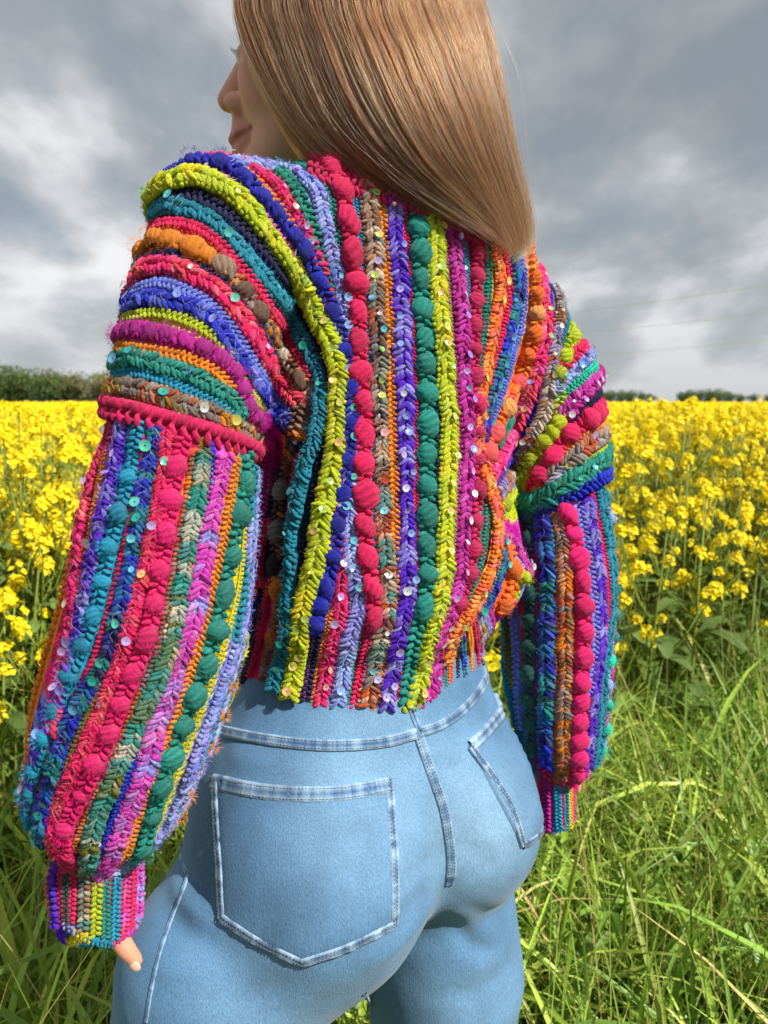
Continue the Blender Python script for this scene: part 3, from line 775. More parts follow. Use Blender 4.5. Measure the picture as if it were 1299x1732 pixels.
# ---- the back, left to right --------------------------------------------------
T1 = [(562,296),(573,317),(585,389),(594,444),(603,499),(606,551),(607,607),(611,662),(615,721),(613,787),(616,833),(615,885),(618,930),(625,982),(630,1044)]
stripe('row', 'navy', 18, [(440,1030),(432,1080),(424,1120),(412,1150)])  # darker yarn in the underarm gap: recess shade put into the colour
stripe('row', 'magenta', 20, [(462,760),(450,830),(440,900)])
stripe('row', 'navy', 20, [(478,800),(464,850),(452,920),(446,1000)])
stripe('rib', 'rasp', 20, [(458,880),(442,925),(438,970),(446,1000)], lift=.004)
stripe('row', 'rasp', 15, [(462,960),(452,1010),(440,1066),(428,1120),(421,1143)])
stripe('row', 'earth', 14, [(478,985),(468,1040),(456,1100),(447,1150)])
stripe('row', 'crimson', 13, [(500,770),(494,840),(488,900),(492,960),(482,1040),(468,1100),(456,1156)])
stripe('bob', 'earth', 30, [(508,690),(492,770),(474,860),(470,930),(474,1000)], bob=[(460,898),(458,960),(470,1006),(486,830)], core=.6, bs=1.2)
stripe('rib', 'teal', 27, [(506,562),(527,593),(543,632),(545,670),(540,718),(532,763),(523,767),(515,819),(507,871),(500,916),(499,965),(493,1010),(488,1062),(481,1114),(470,1165)][3:], lift=.004)
stripe('row', 'navy', 20, [(556,700),(552,735),(543,790),(533,845),(522,900),(512,960),(504,1015),(498,1070),(490,1120),(482,1170)])
stripe('rib', 'limemix', 30, [(274,333),(302,316),(336,311),(371,323),(405,350),(440,399),(471,440),(502,482),(530,524),(553,565),(567,606),(574,650),(572,700),(567,752),(563,785),(556,837),(546,889),(534,951),(522,1010),(513,1062),(506,1114),(495,1176)], ext=(.03, 0), lift=.006)
stripe('row', 'orchid', 11, [(556,940),(544,985),(530,1050),(522,1110),(512,1178)])
stripe('row', 'navy', 20, [(548,1000),(540,1060),(532,1096),(524,1140),(518,1182)])
stripe('row', 'orange', 14, [(560,1020),(550,1075),(541,1120),(531,1184)])
stripe('rib', 'raspcream', 24, [(421,283),(462,309),(490,350),(514,395),(532,433),(545,470),(556,520),(566,600),(572,700),(576,800),(573,868),(573,923),(578,975),(572,1044),(560,1096),(549,1148),(542,1190)], ext=(.05, 0))
stripe('row', 'orange', 20, [(425,300),(442,316),(480,364),(500,405),(512,440)], ext=(.05, 0))
stripe('row', 'jade', 26, [(470,287),(497,320),(517,360),(532,400),(543,440),(556,500)], ext=(.04, 0))
stripe('bob', 'blue', 36, [(291,305),(329,283),(374,285),(403,300),(431,330),(469,375),(500,413),(518,442),(535,475),(552,505),(568,540),(584,596),(595,662),(593,717),(587,780),(579,840),(571,889),(563,946),(550,999),(533,1055)], ext=(.06, 0), bob=[(291,303),(329,285),(374,287),(409,309),(437,338),(462,368),(488,402),(505,424),(535,470),(566,530),(584,596),(595,660),(593,715),(588,778),(580,836),(570,889),(563,944),(551,990),(541,1020),(532,1052)], bs=.85, lift=.003)
stripe('rib', 'perimix', 26, [(452,283),(497,293),(530,319),(543,357),(556,423),(572,475),(582,527),(590,596),(597,683),(598,770),(592,837),(590,906),(600,958),(608,1017),(598,1062),(587,1096),(579,1148),(570,1190)], ext=(.05, 0))
stripe('row', 'green', 18, [(530,292),(552,319),(562,360),(572,420),(584,480),(590,560),(594,640),(600,720),(600,800)], ext=(.04, 0))
stripe('row', 'green', 13, [(612,1020),(606,1060),(596,1110),(584,1190)])
stripe('row', 'crimson', 18, [(630,1040),(621,1085),(610,1131),(598,1194)])
stripe('bob', 'crimson', 35, T1, ext=(.03, 0), every=52, core=.72, bs=1.0, el=1.36, lift=.003)
stripe('row', 'aqua', 13, [(590,312),(597,337),(608,406),(616,475),(621,520),(625,562),(627,660),(628,760),(630,850),(632,930),(640,1000),(636,1060)], ext=(.04, 0))
stripe('rib', 'brownmix', 27, [(618,322),(622,340),(629,406),(634,465),(637,527),(639,579),(641,648),(643,718),(644,778),(646,837),(649,899),(651,947),(655,992),(654,1038),(642,1079),(631,1124),(620,1190)], ext=(.05, 0))
stripe('row', 'orange', 19, [(642,335),(649,406),(655,475),(659,544),(661,631),(663,735),(665,785),(666,889),(668,958),(666,1020),(652,1080),(644,1140),(633,1196)], ext=(.05, 0))
stripe('rib', 'purplelilac', 29, [(664,335),(668,406),(673,465),(677,527),(680,596),(682,666),(684,735),(684,771),(684,837),(686,899),(687,947),(686,999),(680,1044),(670,1079),(661,1131),(650,1195)], ext=(.05, 0))
stripe('row', 'coral', 13, [(682,355),(690,458),(697,596),(700,700),(702,854),(702,940),(700,1000),(688,1060),(678,1110),(667,1194)], ext=(.04, 0))
stripe('bob', 'green', 37, [(702,365),(705,389),(708,420),(708,465),(711,513),(714,562),(717,614),(720,666),(720,714),(719,773),(719,823),(718,868),(718,923),(719,975),(710,1038),(697,1079),(690,1131),(682,1192)], ext=(.04, 0), bob=[(704,388),(709,430),(709,478),(712,525),(714,572),(717,620),(720,668),(720,718),(718,770),(719,822),(718,872),(718,922),(719,972),(708,1026)], core=.55, bs=.98)
stripe('row', 'navy', 13, [(722,380),(726,450),(731,527),(736,596),(740,666),(741,735),(741,800),(738,880),(735,960),(728,1015)], ext=(.04, 0))
stripe('rib', 'limemix', 29, [(730,375),(736,458),(742,527),(747,596),(753,666),(755,735),(755,767),(752,837),(749,906),(746,975),(735,1044),(718,1096),(709,1141),(699,1192)], ext=(.05, 0), lift=.002)
stripe('row', 'tan', 11, [(748,395),(753,458),(760,545),(766,620),(770,700),(772,770),(769,850),(764,930),(757,1000),(740,1060),(722,1110),(714,1150)], ext=(.04, 0))
stripe('rib', 'magmix', 29, [(763,390),(772,458),(777,527),(780,596),(784,666),(787,735),(787,778),(783,837),(780,906),(775,975),(762,1027),(743,1079),(730,1131),(716,1188)], ext=(.05, 0))
stripe('row', 'aqua', 10, [(784,405),(789,470),(791,540),(790,600),(789,640)], ext=(.04, 0))
stripe('bob', 'rasp', 30, [(795,395),(805,427),(804,465),(802,503),(800,548),(799,589),(801,638),(805,686),(806,735),(806,778),(805,833),(802,882),(798,930),(790,975),(772,1024),(750,1079),(740,1131),(731,1178)], ext=(.03, 0), bob=[(804,430),(804,470),(801,510),(799,550),(799,592),(802,638),(805,686),(806,732),(806,778),(805,830),(802,880),(797,928),(790,972),(773,1020)], core=.55, bs=.95)
stripe('row', 'jade', 16, [(822,410),(825,475),(820,535),(813,586),(808,622),(806,680)], ext=(.03, 0))
stripe('row', 'green', 14, [(818,800),(822,860),(818,920),(806,975),(792,1015)])
stripe('rib', 'orangemix', 25, [(836,415),(844,475),(840,520),(832,556),(823,604),(814,649),(809,690),(807,740),(808,780)], ext=(.03, 0))
stripe('row', 'crimson', 16, [(854,430),(860,484),(852,544),(839,598),(828,650),(817,700)], ext=(.03, 0))
stripe('rib', 'orangemix', 25, [(812,790),(822,832),(832,865),(834,909),(826,953),(809,996),(789,1033),(769,1060),(757,1084),(752,1110)], lift=.004)
stripe('rib', 'bluegreen', 26, [(869,440),(874,490),(866,529),(854,580),(841,625),(828,670),(816,709),(810,745)], ext=(.03, 0))
stripe('row', 'peri', 15, [(884,455),(886,490),(881,544),(868,598),(852,652),(835,700),(822,738)], ext=(.03, 0))
stripe('bob', 'orangemix', 32, [(900,462),(904,505),(904,540),(899,575),(890,607),(875,648),(853,691),(834,733),(820,766)], ext=(.03, 0), bob=[(900,472),(904,503),(905,533),(899,568),(893,603),(877,647),(853,692),(834,734),(822,768)], core=.6, bs=1.0)
stripe('row', 'green', 12, [(905,560),(898,620),(880,675),(860,720),(842,755)])
stripe('rib', 'pinkmix', 23, [(918,490),(922,544),(917,592),(907,640),(892,679),(874,718),(850,766),(830,805)], ext=(.03, 0))
stripe('row', 'royal', 13, [(929,515),(929,580),(925,634),(911,685),(890,730),(863,772),(834,822)], ext=(.03, 0))
stripe('rib', 'greymix', 22, [(946,530),(939,568),(934,610),(931,655),(919,700),(901,739),(874,787),(838,838)], ext=(.05, 0))
stripe('row', 'teal', 12, [(958,545),(948,580),(942,615)], ext=(.05, 0))
stripe('bob', 'lime', 27, [(972,560),(954,604),(946,634),(945,670),(946,715),(922,748),(895,781),(871,820),(847,858)], ext=(.03, 0), bob=[(970,577),(953,606),(944,634),(957,605),(947,716),(925,752),(900,778),(848,852),(938,735)], core=.7, bs=.95)
# inner fold of the right elbow
stripe('row', 'crimson', 26, [(940,640),(958,612),(980,594)], ext=(0, .04))
stripe('rib', 'perimix', 23, [(936,662),(948,648),(966,630),(992,605)], ext=(0, .05))
stripe('row', 'mint', 16, [(948,676),(962,660),(980,646),(1000,630)], ext=(0, .05))
stripe('rib', 'magmix', 25, [(950,702),(964,690),(984,667),(1008,642)], ext=(0, .05))
stripe('row', 'navy', 12, [(956,722),(970,706),(990,688),(1012,668)], ext=(0, .05))
stripe('bob', 'coral', 32, [(905,815),(925,790),(950,748),(970,730),(994,710),(1018,693)], ext=(0, .05), bob=[(964,734),(993,711),(1019,694),(917,806),(938,775)], core=.75, bs=1.0)
stripe('row', 'orange', 17, [(940,776),(962,754),(988,739),(1018,722)], ext=(0, .05))
stripe('rib', 'greymix', 24, [(925,812),(952,784),(982,763),(1018,738)], ext=(0, .05))
stripe('row', 'lime', 14, [(910,838),(940,815),(975,794),(1020,762)], ext=(0, .05))
stripe('rib', 'jade', 28, [(872,852),(890,852),(918,844),(956,818),(994,796),(1026,772)], ext=(.03, .05))
stripe('row', 'royal', 22, [(900,866),(938,853),(972,833),(1018,808)], ext=(.02, .06), lift=.002)
stripe('rib', 'magmix', 22, [(852,905),(866,922),(880,945)], ext=(.02, .03))
stripe('row', 'lilac', 16, [(848,922),(862,940),(876,956)], ext=(.0, .03))
stripe('rib', 'bluegreen', 20, [(842,900),(850,938),(840,985),(822,1020),(806,1036)])
stripe('bob', 'tang', 32, [(850,915),(862,948),(865,980),(852,1016),(846,1030)], bob=[(864,966),(848,1020)], core=.9, bs=.95)
stripe('bob', 'lime', 26, [(876,968),(884,976)], bob=[(885,972)], core=.5)
for x0, x1, cn, W in ((748,752,'jade',10),(760,760,'tang',12),(773,773,'navy',9),(777,784,'bluegreen',12),(789,797,'orange',11),(800,808,'rasp',13),(806,819,'greymix',14),(812,826,'yellow',8),(817,832,'lilac',12),(824,838,'magenta',14)):
    stripe('row', cn, W, [(x0, 1062-.35*(x0-748)), ((x0+x1)/2+1, 1102-.6*(x0-748)), (x1, 1162-.75*(x0-748))])

# ---- left upper sleeve ----------------------------------------------------------
E = (.06, 0)
stripe('row', 'pink', 22, [(319,297),(364,300),(405,330),(440,366),(475,408),(500,440),(522,478)], ext=E)
stripe('row', 'navy', 24, [(281,340),(319,333),(364,350),(405,385),(444,426),(475,468),(502,510),(523,551),(540,590),(550,640)], ext=E)
stripe('rib', 'teal', 27, [(260,364),(284,350),(319,357),(357,375),(392,406),(426,444),(457,486),(485,527),(508,562),(527,597),(538,632),(540,668)], ext=E)
stripe('row', 'crimson', 20, [(257,385),(291,378),(333,387),(367,411),(399,446),(430,481),(457,524),(480,560),(504,596),(520,640)], ext=E)
stripe('bob', 'earth', 35, [(236,427),(257,408),(291,410),(326,422),(364,446),(392,467),(412,498),(440,536),(464,574),(489,612),(514,650)], ext=E, bob=[(238,426),(262,408),(292,411),(330,424),(375,455),(408,495),(436,530),(482,603),(508,645),(348,437)], core=.65, bs=1.0, bcol=['orange','orange','orange','orange','tan','brown','brown','greymix','brown','orange'])
stripe('row', 'navy', 22, [(236,447),(291,432),(333,446),(367,474),(399,509),(425,545),(452,585),(470,620)], ext=E)
stripe('rib', 'coralmix', 29, [(232,472),(253,452),(291,453),(326,466),(364,490),(392,519),(412,546),(433,581),(457,626),(482,657),(503,678)], ext=E)
stripe('row', 'peri', 19, [(230,492),(267,480),(309,490),(347,511),(374,535),(395,563),(419,600),(444,640),(468,673),(492,688)], ext=E)
stripe('rib', 'bluelilac', 27, [(218,517),(250,507),(295,514),(333,528),(364,552),(388,585),(412,616),(433,656),(464,692),(492,713)], ext=E)
stripe('row', 'lime', 19, [(220,537),(267,531),(309,541),(343,558),(374,583),(398,622),(420,665),(450,700)], ext=E)
stripe('bob', 'magenta', 34, [(198,567),(229,559),(264,565),(302,573),(336,587),(367,605),(395,630),(409,660),(421,694),(444,726),(460,748)], ext=E, every=30, core=.85, bs=.86)
stripe('row', 'orange', 20, [(204,588),(250,594),(298,602),(336,615),(367,631),(392,660)], ext=E)
stripe('rib', 'green', 28, [(191,611),(225,608),(267,617),(309,629),(343,646),(374,664),(395,682),(407,705)], ext=E)
stripe('row', 'aqua', 18, [(194,634),(239,632),(284,646),(326,666),(364,684),(397,706)], ext=E)
stripe('rib', 'bronze', 27, [(187,654),(222,656),(260,667),(298,681),(336,692),(371,706),(402,722),(428,744)], ext=E)
stripe('row', 'rasp', 36, [(184,690),(222,698),(274,712),(326,726),(371,740),(412,755),(440,775)], ext=(.05, .06), lift=.005, hgt=.75)

# ---- left lower sleeve ------------------------------------------------------------
K_ = dict(on='fl', ext=(0, .03))
stripe('rib', 'raspcream', 26, [(182,712),(164,782),(147,860),(134,951),(123,1036),(112,1114),(104,1165)], **K_)
stripe('row', 'orange', 16, [(190,718),(174,799),(161,870),(150,935)], **K_)
stripe('rib', 'purplelilac', 27, [(211,712),(195,782),(180,856),(163,924),(148,1002),(133,1070),(116,1137),(98,1195),(72,1255),(60,1305)], **K_)
stripe('bob', 'aqua', 33, [(237,720),(221,809),(204,870),(187,931),(176,985),(162,1042),(143,1093),(121,1144),(98,1198),(80,1248),(63,1302),(54,1342)], bob=[(216,808),(204,868),(188,926),(174,985),(162,1040),(144,1094),(122,1146),(95,1200),(80,1248),(64,1302),(55,1340)], core=.72, bs=.98, **K_)
stripe('row', 'crimson', 12, [(243,740),(236,800),(220,880),(202,960),(176,1060),(150,1137),(120,1200),(100,1245),(76,1330)], **K_)
stripe('rib', 'bluegreen', 26, [(262,728),(248,809),(234,883),(221,951),(207,1019),(190,1086),(163,1144),(134,1195),(110,1245),(92,1309),(77,1372)], **K_)
stripe('row', 'olive', 10, [(276,745),(266,799),(252,880),(238,950),(222,1020),(203,1090),(178,1150),(150,1205),(126,1261),(104,1320),(90,1360)], **K_)
stripe('rib', 'coralmix', 23, [(283,735),(275,815),(265,883),(251,951),(234,1005),(217,1070),(200,1120),(177,1181),(155,1240),(128,1300),(104,1354),(93,1402)], **K_)
stripe('bob', 'hot', 35, [(310,742),(299,788),(288,846),(281,904),(271,965),(261,1022),(248,1080),(227,1134),(204,1190),(185,1240),(162,1291),(139,1342),(112,1396),(112,1440)], bob=[(299,790),(288,846),(282,904),(271,964),(260,1022),(247,1080),(226,1136),(203,1191),(186,1241),(163,1292),(139,1343),(110,1398)], core=.5, bs=.98, **K_)
stripe('rib', 'sagemix', 28, [(345,765),(336,832),(322,900),(311,968),(299,1036),(288,1097),(266,1154),(243,1212),(231,1234),(206,1291),(181,1345),(160,1399),(153,1440)], **K_)
stripe('row', 'bronze', 10, [(325,770),(316,840),(304,900),(293,965),(280,1030),(268,1095),(246,1150),(222,1205),(206,1250),(184,1300),(160,1350),(138,1400)], **K_)
stripe('row', 'royal', 15, [(356,772),(349,840),(336,910),(326,980),(314,1050),(302,1105),(281,1165),(260,1220),(243,1265),(222,1305),(202,1360),(180,1422)], **K_)
stripe('rib', 'orchidmix', 29, [(377,772),(361,849),(348,924),(336,985),(326,1046),(312,1097),(292,1154),(268,1215),(254,1270),(235,1324),(214,1378),(194,1432),(180,1460)], **K_)
stripe('row', 'orange', 20, [(398,778),(387,849),(376,910),(362,968),(350,1020),(338,1070),(322,1130),(306,1188),(288,1240),(262,1295),(241,1350),(214,1435)], **K_)
stripe('bob', 'green', 39, [(416,772),(413,812),(400,876),(386,944),(373,1012),(362,1070),(345,1124),(326,1175),(307,1226),(286,1279),(270,1327),(255,1378),(238,1432),(207,1474)], bob=[(412,820),(401,872),(387,940),(374,1004),(362,1066),(345,1124),(327,1174),(308,1224),(287,1278),(271,1327),(256,1377),(238,1432)], core=.62, bs=.98, **K_)
stripe('row', 'yellow', 9, [(416,880),(411,940),(403,1002),(386,1070),(371,1115),(355,1160),(330,1232),(312,1275),(294,1322),(276,1370),(256,1424)], **K_)
stripe('rib', 'lilacmix', 25, [(421,880),(418,917),(414,985),(406,1053),(389,1120),(364,1188),(342,1245),(312,1327),(288,1380),(272,1432)], **K_)
stripe('row', 'teal', 15, [(424,1040),(414,1100),(400,1150),(384,1200),(356,1280),(324,1355),(296,1425)], **K_)
stripe('bob', 'orange', 26, [(398,1160),(380,1220),(352,1300),(330,1350),(318,1392)], bob=[(392,1150),(378,1210),(362,1262),(328,1348),(318,1392)], **K_)
# lengthwise stripes on the far side of both lower sleeves
def far_side(axis_pts, on, n, names, W, hide=.14):
    ax = resample(np.array(axis_pts), .006)
    t = unit(np.gradient(smooth_path(ax, 10), axis=0)); side = unit(np.cross(t, np.tile(f_dir, (len(ax), 1)))); out_ = np.cross(side, t)
    out_ *= np.sign(-(out_@f_dir).mean())                          # towards the camera
    for k in range(n):
        th = 2*math.pi*k/n; d = side*math.sin(th)+out_*math.cos(th)
        if math.cos(th) > hide: continue
        loc = []; nor = []
        for q, dd in zip(ax, d):
            h = BV[on].ray_cast(Vector(q), Vector(dd), .2)
            if h[0] is not None:
                nn = np.array(h[1]); nn *= np.sign(nn@dd); loc.append(np.array(h[0])); nor.append(nn)
        if len(loc) > 8: stripe(('rib', 'row')[k % 2], names[k % len(names)], W, None, on=on, path=(np.array(loc), np.array(nor)))
far_side(FL, 'fl', 30, ['lime', 'rasp', 'coralmix', 'navy', 'jade', 'orange', 'magmix', 'teal', 'perimix'], 26)
# ---- left cuff
K_ = dict(on='cl')
for cn, W, pts in (('orange',16,[(88,1470),(84,1500),(88,1530),(94,1556)]),('purple',22,[(97,1460),(93,1495),(98,1562)]),('crimson',12,[(107,1460),(104,1500),(108,1562)]),('dkgreen',16,[(117,1450),(114,1500),(116,1566)]),('crimson',15,[(128,1450),(125,1500),(122,1558)]),('brownmix',20,[(146,1450),(144,1510),(142,1568)]),('lime',19,[(166,1450),(164,1510),(161,1578)]),('green',16,[(180,1455),(178,1510),(178,1585)]),('rasp',8,[(186,1480),(183,1530),(180,1582)]),('aqua',17,[(197,1480),(194,1530),(193,1588)]),('pinkmix',17,[(212,1470),(210,1520),(208,1580)]),('crimson',15,[(224,1465),(222,1520),(220,1572)]),('orchidmix',18,[(238,1450),(235,1510),(232,1566)])):
    stripe('row', cn, W, pts, hgt=1.5, **K_)
stripe('rib', 'rasp', 26, [(104,1412),(110,1440),(122,1462)], on='fl')
for cn, pts in (('lilac',[(112,1562),(128,1571)]),('yellow',[(128,1572),(152,1586)]),('aqua',[(150,1587),(172,1592)]),('teal',[(170,1592),(190,1594)]),('hot',[(190,1592),(212,1584)]),('orchid',[(212,1583),(234,1570)])):
    stripe('row', cn, 13, pts, hgt=1.6, lift=.001, **K_)

# ---- right lower sleeve -------------------------------------------------------------
K_ = dict(on='fr')
stripe('row', 'olive', 18, [(858,930),(856,1036),(860,1100),(870,1160)], **K_)
stripe('row', 'peri', 20, [(872,900),(868,1018),(876,1091),(877,1182),(884,1230)], **K_)
stripe('row', 'crimson', 8, [(884,880),(884,1000),(887,1150)], **K_)
stripe('bob', 'dkgreen', 27, [(896,868),(898,1018),(896,1164),(902,1265)], every=44, core=.7, **K_)
stripe('row', 'magenta', 9, [(908,870),(908,1000),(907,1150),(912,1270)], **K_)
stripe('rib', 'bluegreen', 26, [(919,872),(925,945),(926,1018),(923,1164),(924,1291)], **K_)
stripe('row', 'rust', 13, [(934,868),(940,945),(938,1055),(936,1164),(938,1290)], **K_)
stripe('rib', 'bronze', 22, [(942,868),(954,945),(957,1055),(954,1164),(955,1255),(948,1312)], **K_)
stripe('bob', 'hot', 32, [(956,855),(970,905),(977,945),(984,982),(986,1025),(987,1069),(985,1116),(982,1153),(980,1185),(978,1218),(978,1251),(977,1280),(975,1312)], bob=[(958,866),(970,905),(977,944),(984,984),(986,1026),(987,1070),(985,1114),(982,1152),(980,1185),(979,1218),(979,1250),(977,1281),(975,1308)], core=.72, bs=.98, **K_)
stripe('row', 'peri', 18, [(980,862),(996,964),(1005,1055),(1001,1127),(994,1180)], **K_)
stripe('rib', 'purplelilac', 20, [(992,846),(1003,909),(1014,982),(1017,1073),(1008,1145),(1000,1218),(992,1296)], **K_)
stripe('row', 'crimson', 13, [(1000,836),(1021,945),(1027,1018),(1024,1080)], **K_)
stripe('rib', 'teal', 20, [(1014,832),(1028,927),(1034,1000),(1028,1073),(1018,1145),(1012,1236),(1004,1290)], **K_)
stripe('bob', 'mintmix', 19, [(1028,840),(1038,909),(1040,1000),(1036,1073),(1026,1145),(1026,1211),(1018,1270)], every=42, **K_)
stripe('row', 'magenta', 14, [(1034,840),(1042,920),(1044,1050),(1036,1160),(1030,1230)], **K_)
far_side(FR, 'fr', 22, ['rasp', 'lime', 'aqua', 'coralmix', 'navy', 'orange', 'orchid'], 22)
stripe('row', 'rasp', 20, [(915,1298),(945,1318),(975,1306)], **K_)
K_ = dict(on='cr')
for cn, W, x0, x1, yb in (('magenta',15,926,927,1402),('aqua',13,942,945,1398),('hot',8,951,953,1398),('teal',11,955,957,1398),('yellow',9,962,964,1392),('rose',8,968,969,1386),('crimson',11,916,915,1402)):
    stripe('row', cn, W, [(x0,1318),((x0+x1)/2,1360),(x1,yb)], hgt=1.5, **K_)
for cn, pts in (('hot',[(914,1403),(934,1406)]),('aqua',[(934,1406),(952,1400)]),('yellow',[(952,1399),(966,1391)])):
    stripe('row', cn, 9, pts, hgt=1.5, **K_)
# ---- collar
stripe('row', 'rasp', 26, [(560,312),(595,322),(640,336),(700,354),(760,382),(810,410)], lift=.002, ext=(.02, 0))
stripe('row', 'rasp', 24, [(562,296),(602,304),(650,316),(710,332),(770,362),(820,395)], lift=.002, ext=(.02, 0))
# ================================================================== body, jeans, hair
# ---- head (f forward along the gaze, l to her left, u up)
HO = P(546, 97, .775); ga = math.radians(9)
Fd = np.array([-math.cos(ga), math.sin(ga), 0]); Ld = np.array([-math.sin(ga), -math.cos(ga), 0])
HA = np.stack([Fd, Ld, UP])
def hpnt(f, l, u): return HO + Fd*f + Ld*l + UP*u
def f_head(p):
    q = (p-HO)@HA.T; I = np.eye(3)
    v = lambda *a: np.array(a, float)
    d = ell(q, v(-.010, 0, .038), I, (.098, .076, .090))
    d = smin(d, ell(q, v(.026, 0, -.042), I, (.060, .053, .074)), .03)
    for s in (-1, 1):
        d = smin(d, ell(q, v(.046, s*.034, -.030), I, (.033, .027, .036)), .018)
        d = smin(d, cone(q, v(.0, s*.046, -.062), v(.060, s*.014, -.102), .020, .017), .02)
        d = smin(d, ell(q, v(-.008, s*.073, -.012), I, (.019, .009, .031)), .006)
        d = smax(d, -ell(q, v(.096, s*.033, -.007), I, (.020, .017, .0105)), .014)       # eye socket
        d = smin(d, ell(q, v(.0675, s*.031, -.007), I, (.0155, .0155, .0135)), .004)      # lids over the eyeball
    d = smin(d, ell(q, v(.074, 0, -.103), I, (.0175, .019, .0145)), .012)
    d = smin(d, cone(q, v(.083, 0, .004), v(.1045, 0, -.0360), .0075, .0120), .010)
    for s in (-1, 1): d = smin(d, ell(q, v(.0900, s*.0135, -.0430), I, (.0145, .0085, .0105)), .0028)
    for s in (-1, 1): d = smax(d, -ell(q, v(.0990, s*.0095, -.0520), I, (.0075, .0045, .0050)), .0025)
    # philtrum slope and lips
    d = smin(d, cone(q, v(.0905, 0, -.056), v(.0915, 0, -.068), .010, .0105), .010)
    up = chain(q, [v(.0645, -.0245, -.0735), v(.089, -.013, -.0752), v(.0985, 0, -.0765), v(.089, .013, -.0752), v(.0645, .0245, -.0735)], [.0034, .0066, .0076, .0066, .0034])
    lo = chain(q, [v(.0640, -.0230, -.0765), v(.0855, -.012, -.0882), v(.0940, 0, -.0905), v(.0855, .012, -.0882), v(.0640, .0230, -.0765)], [.0034, .0074, .0086, .0074, .0034])
    d = smin(d, up, .004); d = smin(d, lo, .004)
    cr_ = chain(q, [v(.066, -.028, -.0732), v(.095, -.014, -.0812), v(.108, 0, -.0838), v(.095, .014, -.0812), v(.066, .028, -.0732)], [.0024, .0025, .0024, .0025, .0024])
    d = smax(d, -cr_, .0018)
    nb = (P(628, 350, .80)-HO)@HA.T
    d = smin(d, cone(q, v(-.024, 0, -.045), nb, .052, .056), .03)
    return np.maximum(d, -(p@UP) + P(628, 350, .80)[2])
lo = HO + np.array([-.155, -.13, -.25]); hi = HO + np.array([.17, .16, .145])
Vd, Qd = surfnets(f_head, lo, hi, .0024); Vd = relax(Vd, Qd, 2, .5)
qh = (Vd-HO)@HA.T
skin = lin('d4a08a'); ch = np.tile(skin, (len(Vd), 1))
def blend(c, m, col): return c*(1-m[:, None]) + col*m[:, None]
lips = np.exp(-((np.abs(qh[:, 2]+.0815+.012*(np.abs(qh[:, 1])/.024)**2*-.6)/.0135)**4)) * (np.abs(qh[:, 1]) < .0255) * np.clip((qh[:, 0]-.060)/.005, 0, 1)
ch = blend(ch, np.clip(lips, 0, 1)*.75, lin('a8625a'))
nose = np.exp(-(np.linalg.norm((qh-[.10, 0, -.043])/[.022, .018, .014], axis=1))**2); ch = blend(ch, nose*.55, lin('c47868'))
for s in (-1, 1):
    ck = np.exp(-(np.linalg.norm((qh-[.06, s*.045, -.03])/[.03, .03, .022], axis=1))**2); ch = blend(ch, ck*.35, lin('cc8068'))
    br_ = np.exp(-(((qh[:, 2]-.017-.003*np.cos(qh[:, 1]*60))/.0035)**2) - ((qh[:, 1]-s*.032)/.018)**4)*(qh[:, 0] > .05); ch = blend(ch, br_*.8, lin('6a4a34'))

# ---- hands
def hand(wrist, dirn, palm_n, thumb_side, r_, scale, h, thumb_pts=None, curl=1.0):
    """a loosely closed hand: palm, four curled fingers, thumb; returns mesh arrays"""
    t = unit(dirn); n = unit(palm_n - t*(palm_n@t)); s = np.cross(t, n)*thumb_side          # s points to the thumb side
    S_ = scale; prim = []
    K = wrist + t*.085*S_
    def fn(p):
        d = chain(p, [wrist-t*.04*S_, wrist], [.025*S_, .026*S_])
        d = smin(d, ell(p, wrist+t*.045*S_, np.stack([t, s, n]), (.052*S_, .040*S_, .017*S_)), .02)
        for i, (o, ln, rr) in enumerate(((.030, .88, .0085), (.010, 1.0, .009), (-.010, .94, .0085), (-.028, .76, .0075))):
            k0 = wrist + t*(.082-.004*abs(i-1))*S_ + s*o*S_
            a1, a2, a3 = .6*curl, 1.5*curl, 2.2*curl
            k1 = k0 + (t*math.cos(a1)+n*math.sin(a1))*.040*ln*S_; k2 = k1 + (t*math.cos(a2)+n*math.sin(a2))*.026*ln*S_; k3 = k2 + (t*math.cos(a3)+n*math.sin(a3))*.020*ln*S_
            d = smin(d, chain(p, [k0-t*.02*S_, k0, k1, k2, k3], [rr*S_*1.1, rr*S_*1.1, rr*S_, rr*S_*.92, rr*S_*.8]), .004)
        tp = thumb_pts if thumb_pts is not None else [wrist+t*.02*S_+s*.025*S_+n*.008*S_, wrist+t*.055*S_+s*.046*S_+n*.018*S_, wrist+t*.085*S_+s*.046*S_+n*.024*S_, wrist+t*.106*S_+s*.040*S_+n*.028*S_]
        d = smin(d, chain(p, tp, [.014*S_, .0115*S_, .0098*S_, .0080*S_]), .006)
        return d
    lo = wrist-.13*S_; hi = wrist+.17*S_
    V, Q = surfnets(fn, lo, hi, h); return relax(V, Q, 1), Q
wl_ = P(160, 1415, .592)
thumb = [P(178, 1545, .578), P(196, 1580, .573), P(214, 1606, .572), P(229, 1624, .574)]
Vhl, Qhl = hand(wl_, P(166, 1560, .592)-wl_, P(60, 1500, .66)-wl_, 1, 0, .72, .0026, thumb, curl=1.25)
wr_ = P(940, 1225, .90); Vhr, Qhr = hand(wr_, P(938, 1420, .902)-wr_, np.array([.3, .9, 0]), -1, 0, .84, .003, None, curl=1.1)

